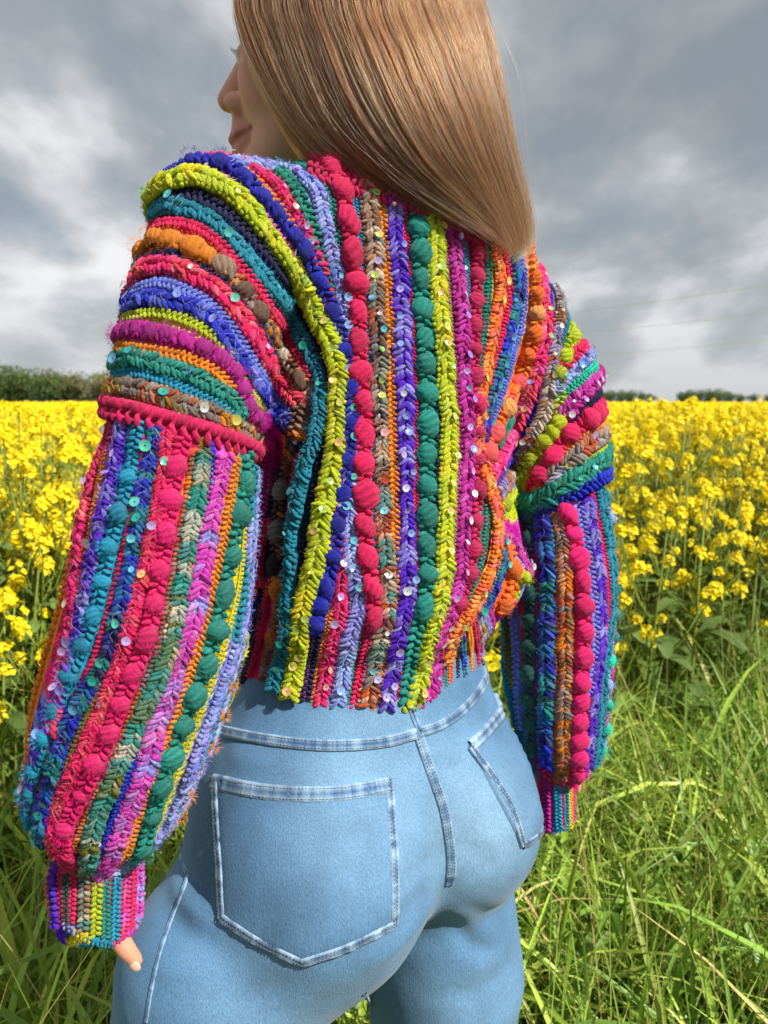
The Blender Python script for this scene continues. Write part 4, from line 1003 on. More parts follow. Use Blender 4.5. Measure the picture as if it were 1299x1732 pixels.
# ---- hidden body under the clothes, ankles and all: keeps the figure whole
def f_body(p):
    d = chain(p, [P(628, 350, .80), P(660, 480, .81), P(650, 800, .80), P(628, 1150, .80), P(615, 1330, .80)], [.05, .080, .082, .080, .085], axis=R, s=.7)
    d = smin(d, chain(p, [P(640, 385, .80), P(460, 395, .70), P(372, 404, .665), P(314, 716, .585), P(166, 1440, .585)], [.04, .04, .042, .036, .024]), .02)
    d = smin(d, chain(p, [P(740, 450, .85), P(862, 553, .92), P(940, 790, .91), P(941, 1330, .90)], [.04, .042, .036, .012]), .02)
    d = smin(d, chain(p, [hp(-.078, 0, -.03), P(388, 1640, .715), KL, AL], [.085, .085, .052, .036]), .02)
    d = smin(d, chain(p, [hp(.080, 0, -.03), P(752, 1640, .865), KR, AR], [.085, .080, .050, .036]), .02)
    return d
Vb, Qb = surfnets(f_body, [-.50, .42, .03], [.34, 1.2, 1.44], .012)
mb = MB()
mb.add(Vb, quads=Qb, col=skin); mb.add(Vd, quads=Qd, col=ch); mb.add(Vhl, quads=Qhl, col=lin('d69478')); mb.add(Vhr, quads=Qhr, col=skin)
def skin_mat(t, b, N, L):
    a = N('ShaderNodeAttribute', attribute_name='Col'); tc = N('ShaderNodeTexCoord')
    n = N('ShaderNodeTexNoise'); n.inputs['Scale'].default_value = 90; n.inputs['Detail'].default_value = 5; L(tc.outputs['Object'], n.inputs['Vector'])
    mr = N('ShaderNodeMapRange'); L(n.outputs['Fac'], mr.inputs[0]); mr.inputs[3].default_value = .88; mr.inputs[4].default_value = 1.10
    sc_ = N('ShaderNodeVectorMath', operation='SCALE'); L(a.outputs['Color'], sc_.inputs[0]); L(mr.outputs[0], sc_.inputs['Scale']); L(sc_.outputs[0], b.inputs['Base Color'])
    n2_ = N('ShaderNodeTexNoise'); n2_.inputs['Scale'].default_value = 1500; L(tc.outputs['Object'], n2_.inputs['Vector'])
    bp = N('ShaderNodeBump'); bp.inputs['Strength'].default_value = .12; bp.inputs['Distance'].default_value = .001; L(n2_.outputs['Fac'], bp.inputs['Height']); L(bp.outputs[0], b.inputs['Normal'])
    setp(b, Roughness=.62, Specular_IOR_Level=.3, Subsurface_Weight=.25, Subsurface_Scale=.008); b.inputs['Subsurface Radius'].default_value = (1, .35, .2)
SKIN = mat('skin', skin_mat)
person = obj('person', mb.mesh('person'), SKIN)
tag(person, 'person seen from behind in a colourful striped bobble cardigan and light blue jeans', 'person')
# thumbnail
tn = MB(); a_ = thumb[3]; d_ = unit(thumb[3]-thumb[2]); nn_ = unit(np.array([.25, -.75, -.35]) - d_*(np.array([.25, -.75, -.35])@d_)); s_ = np.cross(d_, nn_)
ev, ef = ellipsoid_t(10, 6); tn.batch(ev, ef, (a_+d_*.0015+nn_*.0048)[None], (d_*.0052)[None], (s_*.0042)[None], (nn_*.0014)[None], lin('e8b4a0')[None])
obj('thumbnail', tn.mesh('thumbnail'), SKIN, person)
# eyes and lashes
EYE = mat('eye', lambda t, b, N, L: (setp(b, Roughness=.1), L(N('ShaderNodeAttribute', attribute_name='Col').outputs['Color'], b.inputs['Base Color'])))
for s in (-1, 1):
    em = MB(); ev, ef = ellipsoid_t(16, 12); c = hpnt(.0715, s*.031, -.007)
    cols = np.where((ev[:, 0] > .93)[:, None], lin('181010'), np.where((ev[:, 0] > .8)[:, None], lin('5a6a60'), lin('e8e0d8')))
    em.add(c + (ev*.0122)@HA, ef[0], ef[1], cols); obj('eye', em.mesh('eye'), EYE, person)

# ---- jeans
def denim(light):
    def f(t, b, N, L):
        a = N('ShaderNodeAttribute', attribute_name='Col'); tc = N('ShaderNodeTexCoord')
        mp = N('ShaderNodeMapping'); mp.inputs['Scale'].default_value = (1000, 1000, 480); L(tc.outputs['Object'], mp.inputs[0])
        n = N('ShaderNodeTexNoise'); n.inputs['Scale'].default_value = 1.0; n.inputs['Detail'].default_value = 3; L(mp.outputs[0], n.inputs['Vector'])
        mp2 = N('ShaderNodeMapping'); mp2.inputs['Scale'].default_value = (850, 850, 150); mp2.inputs['Rotation'].default_value = (0, 0, 0); L(tc.outputs['Object'], mp2.inputs[0])
        n2_ = N('ShaderNodeTexNoise'); n2_.inputs['Scale'].default_value = 1.0; n2_.inputs['Detail'].default_value = 3; L(mp2.outputs[0], n2_.inputs['Vector'])
        n3 = N('ShaderNodeTexNoise'); n3.inputs['Scale'].default_value = 16; n3.inputs['Detail'].default_value = 5; L(tc.outputs['Object'], n3.inputs['Vector'])
        s1 = N('ShaderNodeMath', operation='ADD'); L(n.outputs['Fac'], s1.inputs[0]); L(n2_.outputs['Fac'], s1.inputs[1])
        mr = N('ShaderNodeMapRange'); L(s1.outputs[0], mr.inputs[0]); mr.inputs[1].default_value = .7; mr.inputs[2].default_value = 1.3; mr.inputs[3].default_value = .76; mr.inputs[4].default_value = 1.24
        mr3 = N('ShaderNodeMapRange'); L(n3.outputs['Fac'], mr3.inputs[0]); mr3.inputs[1].default_value = .3; mr3.inputs[2].default_value = .7; mr3.inputs[3].default_value = .80; mr3.inputs[4].default_value = 1.18
        mm = N('ShaderNodeMath', operation='MULTIPLY'); L(mr.outputs[0], mm.inputs[0]); L(mr3.outputs[0], mm.inputs[1])
        sc_ = N('ShaderNodeVectorMath', operation='SCALE'); L(a.outputs['Color'], sc_.inputs[0]); L(mm.outputs[0], sc_.inputs['Scale']); L(sc_.outputs[0], b.inputs['Base Color'])
        bp = N('ShaderNodeBump'); bp.inputs['Strength'].default_value = .5; bp.inputs['Distance'].default_value = .0008; L(s1.outputs[0], bp.inputs['Height'])
        n4 = N('ShaderNodeTexNoise'); n4.inputs['Scale'].default_value = 11; n4.inputs['Detail'].default_value = 2; L(tc.outputs['Object'], n4.inputs['Vector'])
        bp2 = N('ShaderNodeBump'); bp2.inputs['Strength'].default_value = .35; bp2.inputs['Distance'].default_value = .02; L(n4.outputs['Fac'], bp2.inputs['Height']); L(bp.outputs[0], bp2.inputs['Normal']); L(bp2.outputs[0], b.inputs['Normal'])
        setp(b, Roughness=.85, Specular_IOR_Level=.2, Sheen_Weight=.15)
    return f
DEN = mat('denim', denim(1))
THREAD = mat('thread', lambda t, b, N, L: (setp(b, Roughness=.7), L(N('ShaderNodeAttribute', attribute_name='Col').outputs['Color'], b.inputs['Base Color'])))
dcol = lin('4c7598'); dlight = lin('96b2c8'); ddark = lin('2c5078')
Nj = vnormals(Vj, Qj)
def fold(px, wid, h):
    loc, _ = project(px, BV['jeans'], 6.0); u = np.linspace(0, 1, len(loc)); env = np.sin(np.pi*np.clip(u, .02, .98))**.6
    best = np.full(len(Vj), 9.0); amp = np.zeros(len(Vj))
    for q, e_ in zip(loc, env):
        d = np.linalg.norm(Vj-q, axis=1); m = d < best; best[m] = d[m]; amp[m] = e_
    return Nj*(amp*h*np.exp(-(best/wid)**2))[:, None]
FO = np.zeros_like(Vj)
for px, wid, h in (([(764,1512),(810,1540),(860,1546)], .011, -.0015), ([(762,1535),(812,1572),(868,1580)], .010, .0025), ([(756,1545),(800,1600),(850,1612)], .010, -.0035), ([(742,1500),(712,1552),(668,1602),(612,1640)], .011, .004), ([(728,1492),(694,1540),(640,1586)], .010, -.003),
    ([(296,1452),(330,1500),(372,1520)], .009, -.005), ([(290,1490),(322,1532),(362,1560)], .009, .0045), ([(276,1540),(316,1580),(372,1602)], .010, -.004), ([(240,1620),(300,1640),(372,1640)], .012, .0035),
    ([(500,1660),(440,1690),(380,1700)], .013, -.003), ([(850,1650),(800,1680),(740,1680)], .012, -.003), ([(870,1600),(820,1630),(770,1630)], .011, .003), ([(700,1262),(670,1290),(640,1296)], .008, -.0025), ([(735,1290),(770,1300),(800,1285)], .008, -.0025), ([(380,1275),(420,1288),(470,1284)], .008, .002), ([(760,1420),(800,1440),(840,1470)], .009, -.002), ([(745,1450),(705,1470),(685,1500)], .009, -.0025)):
    FO += fold(px, wid, h)
Vj = Vj + FO; BV['jeans'] = bvh_of((Vj, Qj))
WEAR =  ((585,1420,.62,.085,.40), (835,1390,.72,.075,.55), (780,1690,.80,.08,.25), (430,1712,.64,.075,.22), (640,1215,.70,.07,.2))
def wear_at(V):
    w_ = np.zeros(len(V))
    for (x_, y_, D_, rad_, a_) in WEAR: w_ += a_*np.exp(-(np.linalg.norm(V-P(x_, y_, D_), axis=1)/rad_)**2)
    return np.clip(w_, 0, .6)[:, None]
wear = wear_at(Vj)
jm = MB(); jm.add(Vj, quads=Qj, col=dcol*(1-wear)+lin('93b4ca')*wear)
jeans = obj('jeans', jm.mesh('jeans'), DEN, person)
rj = np.random.default_rng(3)
def on_jeans(px, off=0.0, sm=4, step=3.0):
    loc, nor = project(px, BV['jeans'], step); loc = smooth_path(loc, sm); nor = unit(smooth_path(nor, sm+3)); return loc+nor*off, nor
def seam(px, W, h=.0016, off=0.0, name='seam', pucker=True):
    loc, nor = on_jeans(px, off); D = ((loc-CAM)@f_dir).mean(); w = W*D/F
    p, t, n, s = frames(loc, nor, .0022); N = len(p); mb_ = MB()
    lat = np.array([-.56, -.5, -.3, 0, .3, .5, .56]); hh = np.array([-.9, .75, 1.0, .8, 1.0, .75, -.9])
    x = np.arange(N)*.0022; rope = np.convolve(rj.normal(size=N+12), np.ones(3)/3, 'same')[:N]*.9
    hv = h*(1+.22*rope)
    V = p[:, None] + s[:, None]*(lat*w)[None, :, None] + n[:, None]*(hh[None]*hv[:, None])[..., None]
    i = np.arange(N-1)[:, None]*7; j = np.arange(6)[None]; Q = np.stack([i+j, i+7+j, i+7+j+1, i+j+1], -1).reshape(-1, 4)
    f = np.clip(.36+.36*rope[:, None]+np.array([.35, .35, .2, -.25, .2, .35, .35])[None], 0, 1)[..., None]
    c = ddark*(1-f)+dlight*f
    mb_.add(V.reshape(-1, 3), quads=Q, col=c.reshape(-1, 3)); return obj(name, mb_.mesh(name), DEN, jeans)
ST = MB()
def stitch_line(px, off=.0022, col=None, gap=.0032, lat=0.0):
    loc, nor = on_jeans(px, off); p, t, n, s = frames(loc, nor, gap); N = len(p)
    c = (lin('6e6458') if col is None else col)*np.exp(rj.normal(0, .15, (N, 1)))
    ST.batch(EL2[0], EL2[1], p+s*lat, t*(gap*.36), s*.00032, n*.0003, c)
def offs(px, dx=0, dy=0): return [(x+dx, y+dy) for x, y in px]
# waist seam
w1 = [(352,1222),(377,1236),(466,1253),(555,1261),(644,1256),(704,1241)]
seam(w1, 18, .0026); stitch_line(offs(w1, 0, -6), .0032); stitch_line(offs(w1, 0, 6), .0032)
w2 = [(712,1238),(742,1228),(775,1208),(805,1176),(826,1140),(834,1122)]
seam(w2, 15, .0026); stitch_line(offs(w2, -3, -5), .0032); stitch_line(offs(w2, 3, 5), .0032)
seam([(694,1196),(702,1218),(709,1236)], 11)
# centre back seam
cb_ = [(706,1240),(719,1280),(734,1322),(749,1367),(758,1415),(763,1460),(760,1494)]
seam(cb_, 17, .0030); stitch_line(offs(cb_, -5, 0), .0036); stitch_line(offs(cb_, 4, 0), .0036)
# side and inner seams
ss_ = [(318,1480),(304,1520),(289,1556),(270,1612),(257,1669),(247,1728)]
seam(ss_, 7, .0012)
seam([(300,1430),(306,1450),(318,1482)], 6, .0012); seam([(617,1680),(622,1704),(629,1740)], 6, .0012)
# pockets
def pocket(top, bottom, edges, hem, hemw, rows=26, cols=26):
    t_ = resample(np.array(top, float), 1e9) if False else np.array(top, float)
    def at(poly, m):
        poly = np.array(poly, float); d = np.concatenate([[0], np.cumsum(np.linalg.norm(np.diff(poly, axis=0), axis=1))]); q = np.linspace(0, d[-1], m); return np.stack([np.interp(q, d, poly[:, k]) for k in (0, 1)], 1)
    A = at(catmull(top, 2), cols); Bt = at(bottom, cols); G = A[None]*(1-np.linspace(0, 1, rows)[:, None, None]) + Bt[None]*np.linspace(0, 1, rows)[:, None, None]
    loc, nor = [], []
    for x, y_ in G.reshape(-1, 2):
        h = BV['jeans'].ray_cast(Vector(CAM), Vector(ray(x, y_)).normalized())
        if h[0] is None: h = BV['jeans'].find_nearest(Vector(P(x, y_, .88)))
        loc.append(h[0]); nor.append(h[1])
    loc = np.array(loc).reshape(rows, cols, 3); nor = np.array(nor).reshape(rows, cols, 3)
    for _ in range(2):
        q = nor.copy(); q[1:-1, 1:-1] = (nor[:-2, 1:-1]+nor[2:, 1:-1]+nor[1:-1, :-2]+nor[1:-1, 2:])/4; nor = unit(q)
    off = np.full((rows, cols), .0026); off[0] = off[-1] = -.0008; off[:, 0] = off[:, -1] = -.0008
    V = loc + nor*off[..., None]; i = np.arange(rows-1)[:, None]*cols; j = np.arange(cols-1)[None]
    Q = np.stack([i+j, i+cols+j, i+cols+j+1, i+j+1], -1).reshape(-1, 4)
    mb_ = MB(); mb_.add(V.reshape(-1, 3), quads=Q, col=(dcol*(1-wear_at(V.reshape(-1, 3)))+lin('93b4ca')*wear_at(V.reshape(-1, 3)))*np.array([.80, .85, .90])*.97); po_ = obj('back_pocket', mb_.mesh('back_pocket'), DEN, jeans)
    return po_
pt = [(358,1309),(437,1325),(514,1331),(585,1328),(662,1314)]; pbm = [(369,1556),(440,1600),(511,1633),(592,1606),(671,1566)]
pocket(pt, pbm, None, None, None)
def inset(path, c, k): c = np.array(c, float); return [tuple(np.array(q)+(c-q)/np.linalg.norm(c-q)*k) for q in path]
cen_ = (515, 1450)
hemp_ = offs(pt, 0, 13); seam([(362,1322)]+hemp_[1:-1]+[(661,1327)], 25, .0036)
stitch_line(offs(pt, 0, 4), .0042); stitch_line(offs(pt, 0, 22), .0042)
for e in ([(360,1312),(362,1400),(367,1480),(371,1556)], [(662,1316),(668,1396),(673,1479),(671,1566)], [(371,1556),(440,1600),(511,1633)], [(511,1633),(592,1606),(671,1566)]):
    e1 = inset(e, cen_, 7); seam(e1, 16, .0036); stitch_line(inset(e, cen_, 5), .0038); stitch_line(inset(e, cen_, 11), .0040)
rt = [(789,1256),(812,1236),(838,1206),(864,1168)]; rb = [(884,1435),(897,1428),(910,1418),(924,1404)]
pocket(rt, rb, None, None, None)
seam([(795,1262),(818,1240),(843,1210),(867,1176)], 17, .0036); stitch_line(offs(rt, 2, 4), .0042); stitch_line(offs(rt, 9, 15), .0042)
for e in ([(789,1258),(822,1307),(858,1367),(884,1434)], [(884,1434),(904,1424),(922,1406)]):
    e1 = inset(e, (880, 1320), 6); seam(e1, 14, .0036); stitch_line(inset(e, (880, 1320), 4), .0038); stitch_line(inset(e, (880, 1320), 9), .0040)
o = obj('stitching', ST.mesh('stitching'), THREAD, jeans, kind='stuff')
# boots standing in the grass
BOOT = mat('boot', lambda t, b, N, L: (setp(b, Roughness=.6), b.inputs['Base Color'].__setattr__('default_value', (.05, .04, .035, 1))))
for A0 in (AL, AR):
    fw = -B; c = np.array([A0[0], A0[1], 0])
    fb = lambda p: np.maximum(smin(cone(p, c+UP*.05-fw*.03, c+UP*.16, .045, .042), ell(p, c+fw*.07+UP*.03, [fw, np.cross(UP, fw), UP], (.125, .047, .05)), .03), -(p@UP)+.004)
    V, Q = surfnets(fb, c+[-.22, -.22, -.02], c+[.22, .22, .22], .01); mb_ = MB(); mb_.add(V, quads=Q); obj('boot', mb_.mesh('boot'), BOOT, person)
# ------------------------------------------------------------- cardigan objects
def fabric_cols(V, on):
    from mathutils.kdtree import KDTree
    pts = [(p, c) for s in STR if s['on'] in on for p, c in zip(s['p'], s['c'])]
    kd = KDTree(len(pts))
    for i, (p, c) in enumerate(pts): kd.insert(p, i)
    kd.balance(); out_ = np.zeros((len(V), 3)); names = list(C_.values())
    for i, v in enumerate(V):
        _, j, d = kd.find(v); out_[i] = pts[j][1]
        if d > .03: out_[i] = names[int((v[0]*.6-v[1]*.8+2)/.014) % 24]
    return out_
pieces = [(Vy, Qy, ('body',)), (Vh, Qh, ('body',)), (Vfl, Qfl, ('fl',)), (Vcl, Qcl, ('cl',)), (Vfr, Qfr, ('fr',)), (Vcr, Qcr, ('cr',))]
mb = MB()
for V, Q, on in pieces: mb.add(V - .0015*vnormals(V, Q), quads=Q, col=fabric_cols(V, on))
def knit_mat(t, b, N, L):
    a = N('ShaderNodeAttribute', attribute_name='Col'); tc = N('ShaderNodeTexCoord')
    vo = N('ShaderNodeTexVoronoi'); vo.inputs['Scale'].default_value = 230; L(tc.outputs['Object'], vo.inputs['Vector'])
    no = N('ShaderNodeTexNoise'); no.inputs['Scale'].default_value = 1200; no.inputs['Detail'].default_value = 3; L(tc.outputs['Object'], no.inputs['Vector'])
    mr = N('ShaderNodeMapRange'); L(no.outputs['Fac'], mr.inputs[0]); mr.inputs[1].default_value = .3; mr.inputs[2].default_value = .7; mr.inputs[3].default_value = .7; mr.inputs[4].default_value = 1.25
    sc_ = N('ShaderNodeVectorMath', operation='SCALE'); L(a.outputs['Color'], sc_.inputs[0]); L(mr.outputs[0], sc_.inputs['Scale']); L(sc_.outputs[0], b.inputs['Base Color'])
    b1 = N('ShaderNodeBump'); b1.inputs['Strength'].default_value = 1.0; b1.inputs['Distance'].default_value = .004; b1.invert = True; L(vo.outputs['Distance'], b1.inputs['Height'])
    b2 = N('ShaderNodeBump'); b2.inputs['Strength'].default_value = .8; b2.inputs['Distance'].default_value = .001; L(no.outputs['Fac'], b2.inputs['Height']); L(b1.outputs[0], b2.inputs['Normal']); L(b2.outputs[0], b.inputs['Normal'])
    setp(b, Roughness=.9, Specular_IOR_Level=.2)
cardigan = obj('cardigan', mb.mesh('cardigan'), mat('knit', knit_mat), person)
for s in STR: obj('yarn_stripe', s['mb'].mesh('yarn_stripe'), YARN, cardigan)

# bobbles: a ball of wrapped yarn, three shapes shared by all
def bobble_mesh(seed):
    r = np.random.default_rng(seed); seg, rings = 30, 12
    V, Fs = ellipsoid_t(seg, rings); V = V.copy()
    lon = np.arctan2(V[:, 2], V[:, 1]); lat = np.arccos(np.clip(V[:, 0], -1, 1))
    k = 9; strand = np.abs(np.sin(.5*k*(lon + .5*np.cos(lat)) + seed))
    rad = 1 + .15*(strand-.6)*np.sin(lat)**.7 + .04*np.sin(3*lon+seed) + .05*np.cos(2*lat+seed*2) + .03*np.sin(5*lat+2*lon)
    V *= rad[:, None]; V *= [1.0, .96, .84]
    g = .60+.50*strand[:, None] + r.normal(0, .05, (len(V), 1))
    me = mesh('bobble', V, Fs, True, np.repeat(g, 3, 1), np.array(ellipsoid_t(seg, rings)[0])); me.materials.append(BALL); return me
from mathutils import Matrix
BM = [bobble_mesh(i) for i in (1, 2, 3)]
r5 = np.random.default_rng(5)
for i, (p, t, n, rad, c, el_, _) in enumerate(BOB):
    t = unit(t - n*(t@n)); s = np.cross(t, n)
    a = r5.normal(0, .25); ax = s*math.cos(a)+t*math.sin(a); ay = np.cross(n, ax)
    k = rad*(1+r5.normal(0, .06)); q = p + n*rad*.34
    o = obj('bobble', BM[i % 3], None, cardigan)
    k1, k2, k3 = 1+r5.normal(0, .09, 3)
    o.matrix_world = Matrix([(ax[j]*k*k1, ay[j]*k*el_*k2, n[j]*k*.95*k3, q[j]) for j in range(3)]+[(0, 0, 0, 1)])
    o.color = (*c, 1)

# sequins
def sequin_mesh():
    V = []; Q = []; n = 14
    for j in range(n):
        a = 2*math.pi*j/n
        for rr, z in ((.17, .0), (.55, .03), (1.0, .17)): V.append((rr*math.cos(a), rr*math.sin(a), z))
    for j in range(n):
        k = (j+1) % n
        for i in (0, 1): Q.append((3*j+i, 3*j+i+1, 3*k+i+1, 3*k+i))
    return np.array(V), np.array(Q)
def seq_mat(t, b, N, L):
    oi = N('ShaderNodeObjectInfo'); lw = N('ShaderNodeLayerWeight'); lw.inputs[0].default_value = .45
    hs = N('ShaderNodeHueSaturation'); hs.inputs['Saturation'].default_value = 1.0; L(oi.outputs['Color'], hs.inputs['Color'])
    mr = N('ShaderNodeMapRange'); L(lw.outputs['Facing'], mr.inputs[0]); mr.inputs[3].default_value = .5; mr.inputs[4].default_value = .72; L(mr.outputs[0], hs.inputs['Hue'])
    L(hs.outputs[0], b.inputs['Base Color'])
    setp(b, Metallic=.45, Roughness=.16, Alpha=.88, Coat_Weight=1.0, Coat_Roughness=.05)
SEQ = mat('sequin', seq_mat)
sv, sq = sequin_mesh(); SM = mesh('sequin', sv, [sq], True); SM.materials.append(SEQ)
tv, tt, tq = tube([(0, 0, -.1), (.03, .1, .28), (.1, .5, .24), (.12, .95, .1)], .075, 5)
SC = {k: lin(v) for k, v in dict(aqua='6fe0e8', mint='5fd8b0', peach='f0b080', gold='e8d070', lilac='c0b4f0', sky='98c8f8', white='e8ece8', green='20b088', blue='6c84e8', rose='f0a8b0', red='f04030', lime='c0d060').items()}
def put_sequin(p, n, rad, c, r):
    d = unit(n + r.normal(0, .32, 3)); a = unit(np.cross(d, r.normal(size=3))); b_ = np.cross(d, a)
    o = obj('sequin', SM, None, cardigan); q = p
    o.matrix_world = Matrix([(a[j]*rad, b_[j]*rad, d[j]*rad, q[j]) for j in range(3)]+[(0, 0, 0, 1)])
    o.color = (*c, 1)
rq = np.random.default_rng(23)
seq_rule = {}   # stripe index -> (spacing px, colours)
def seq_for(i, every, names): seq_rule[i] = (every, names)
NSEQ = 0
SEQC = dict(limemix=('peach gold lime lime peach', 46), raspcream=('lilac white lilac rose', 60), perimix=('aqua mint aqua sky', 48), brownmix=('aqua white gold rose aqua lilac red lime', 42), purplelilac=('sky white lilac sky', 48), magmix=('white sky lilac', 46), orangemix=('gold peach lime', 70), bluegreen=('green mint aqua green', 46), pinkmix=('rose lime sky peach', 60), greymix=('white gold aqua rose lime', 46), teal=('mint green mint', 62), coralmix=('lilac mint white peach', 64), bluelilac=('sky aqua sky', 58), green=('mint green aqua', 60), jade=('mint aqua', 60), bronze=('gold peach white lime green', 40), sagemix=('peach rose mint', 80), orchidmix=('mint white sky', 110), lilacmix=('mint lilac', 110))
for s in STR:
    if s['kind'] != 'rib': continue
    if s['col'] not in SEQC: continue
    names, ev_ = SEQC[s['col']]; names = names.split()
    step = ev_*.00055; L_ = np.concatenate([[0], np.cumsum(np.linalg.norm(np.diff(s['p'], axis=0), axis=1))])
    x = rq.uniform(0, step)
    while x < L_[-1]:
        i = int(np.searchsorted(L_, x)); i = min(i, len(s['p'])-1); x += step*rq.uniform(.4, 1.7)
        v = s['p'][i]
        if (s['n'][i]@unit(CAM-v)) < -.05: continue
        if NSEQ >= 300: break
        off = rq.uniform(-.3, .3)*s['w']
        put_sequin(v + s['s'][i]*off + s['n'][i]*(.56*s['w']), s['n'][i], rq.choice([.0022, .0031, .0036, .0041], p=[.2, .25, .35, .2]), SC[rq.choice(names)], rq); NSEQ += 1

# thin glinting thread that the sequins are strung on
# loose fibres standing off the yarn
def curves_obj(name, pts, rad, cols, m, parent):
    """pts (n,k,3)"""
    n, k, _ = pts.shape
    cu = bpy.data.hair_curves.new(name); cu.add_curves([k]*n)
    cu.position_data.foreach_set('vector', pts.astype(np.float32).ravel())
    ra = cu.attributes.get('radius') or cu.attributes.new('radius', 'FLOAT', 'POINT')
    ra.data.foreach_set('value', np.broadcast_to(rad, (n, k)).astype(np.float32).ravel())
    ca = cu.attributes.new('Col', 'FLOAT_COLOR', 'CURVE'); c = np.ones((n, 4), np.float32); c[:, :3] = cols; ca.data.foreach_set('color', c.ravel())
    cu.materials.append(m)
    o = bpy.data.objects.new(name, cu); COL.objects.link(o)
    if parent: o.parent = parent
    return o
def fib_mat(t, b, N, L):
    a = N('ShaderNodeAttribute', attribute_name='Col'); L(a.outputs['Color'], b.inputs['Base Color']); setp(b, Roughness=.7, Specular_IOR_Level=.2)
FIB = mat('yarn_fibre', fib_mat)
thr = []; thc = []; rt_ = np.random.default_rng(31)
for s in STR:
    if s['kind'] != 'rib' or s['col'] not in SEQC: continue
    n_ = len(s['p']); L_ = 10
    for i0_ in range(0, n_-L_, L_-1):
        j_ = np.arange(i0_, i0_+L_); x_ = np.repeat(j_, 2)[:L_*2]; f_ = np.clip(np.arange(i0_, i0_+L_-1, .5), 0, n_-1); a_ = f_.astype(int); b_ = np.minimum(a_+1, n_-1); u_ = (f_-a_)[:, None]
        lat_ = (.34*np.sin(f_*rt_.uniform(1.3, 2.4)+rt_.uniform(0, 6))+rt_.normal(0, .16, len(f_)))*s['w']; up_ = s['w']*(.50-.9*(lat_/s['w'])**2) + rt_.normal(0, .0005, len(f_))
        q_ = (s['p'][a_]*(1-u_)+s['p'][b_]*u_) + s['s'][a_]*lat_[:, None] + s['n'][a_]*up_[:, None]
        if rt_.random() < .45: continue
        thr.append(smooth_path(q_, 1)[:2*(L_-1)]); thc.append(s['c'][i0_]*.6+.30*lin('f0ecec'))
curves_obj('sequin_thread', np.array(thr), .00012, np.array(thc), FIB, cardigan)['kind'] = 'stuff'
rf = np.random.default_rng(9)
PP = np.concatenate([s['p'] for s in STR]); NN = np.concatenate([s['n'] for s in STR]); SS = np.concatenate([s['s'] for s in STR]); TT = np.concatenate([s['t'] for s in STR]); CC = np.concatenate([s['c'] for s in STR]); WW = np.concatenate([np.full(len(s['p']), s['w']) for s in STR]); HH = np.concatenate([np.full(len(s['p']), s['w']*(.45 if s['kind'] == 'rib' else .22)) for s in STR])
wgt = WW/WW.sum(); ii = rf.choice(len(PP), 85000, p=wgt)
lat = rf.uniform(-.55, .55, len(ii))
root = PP[ii] + SS[ii]*(lat*WW[ii])[:, None] + NN[ii]*(HH[ii]*np.sqrt(np.maximum(0, 1-(lat/.6)**2)))[:, None]
d0 = unit(NN[ii]*.55 + SS[ii]*(lat*1.2)[:, None] + rf.normal(0, .55, (len(ii), 3)))
ln = rf.uniform(.0012, .0048, len(ii))[:, None]
d1 = unit(d0 + rf.normal(0, .9, d0.shape))
pts = np.stack([root, root+d0*ln*.5, root+d0*ln*.5+d1*ln*.5], 1)
cc = CC[ii]
bi = []
for p, t, n, rad, c, _e, _i in BOB:
    m = 60; d = unit(rf.normal(size=(m, 3)) + n*.6); q = p + n*rad*.55 + d*rad*.95; l2 = rf.uniform(.0015, .005, (m, 1)); d2 = unit(d + rf.normal(0, .6, d.shape))
    bi.append((np.stack([q, q+d*l2*.5, q+d*l2*.5+d2*l2*.5], 1), np.tile(c, (m, 1))))
pts = np.concatenate([pts]+[b[0] for b in bi]); cc = np.concatenate([cc]+[b[1] for b in bi])
curves_obj('yarn_fuzz', pts, np.array([.00010, .00008, .00004]), np.clip(cc*1.15, 0, 1), FIB, cardigan)['kind'] = 'stuff'
# ================================================================== hair
GUIDES = [
 [(-.12), [(396,-120,.745),(398,0,.728),(404,60,.717),(422,118,.709),(462,198,.703),(505,266,.701),(560,310,.704),(636,350,.710),(716,398,.718)]],
 [(0.0), [(398,-120,.745),(399,0,.728),(408,60,.716),(428,112,.709),(470,186,.703),(515,247,.702),(560,288,.705),(640,322,.712),(730,365,.722)]],
 [(.14), [(430,-120,.72),(445,0,.702),(465,70,.694),(492,140,.69),(528,205,.69),(580,262,.694),(640,305,.70),(712,345,.71),(780,385,.722)]],
 [(.28), [(490,-120,.70),(508,0,.682),(532,80,.674),(562,160,.672),(604,232,.676),(660,290,.686),(722,335,.70),(780,372,.715),(822,402,.728)]],
 [(.52), [(585,-120,.685),(620,0,.667),(652,90,.660),(690,180,.662),(732,258,.676),(780,320,.700),(820,368,.722),(846,402,.738),(860,424,.748)]],
 [(.76), [(675,-120,.71),(728,-10,.695),(762,80,.690),(794,170,.696),(822,250,.712),(846,318,.734),(864,370,.752),(876,408,.766),(872,434,.772),(860,441,.770)]],
 [(1.0), [(740,-120,.79),(796,-20,.775),(822,60,.768),(840,145,.768),(857,225,.776),(872,292,.788),(888,348,.798),(897,392,.805),(894,422,.805),(876,441,.800)]],
 [(1.3), [(700,-120,.87),(765,-20,.86),(800,80,.86),(825,170,.86),(846,250,.86),(864,315,.862),(880,365,.864),(888,400,.864),(884,430,.862)]],
]
NT = 30
gv_ = np.array([g[0] for g in GUIDES]); gp = []
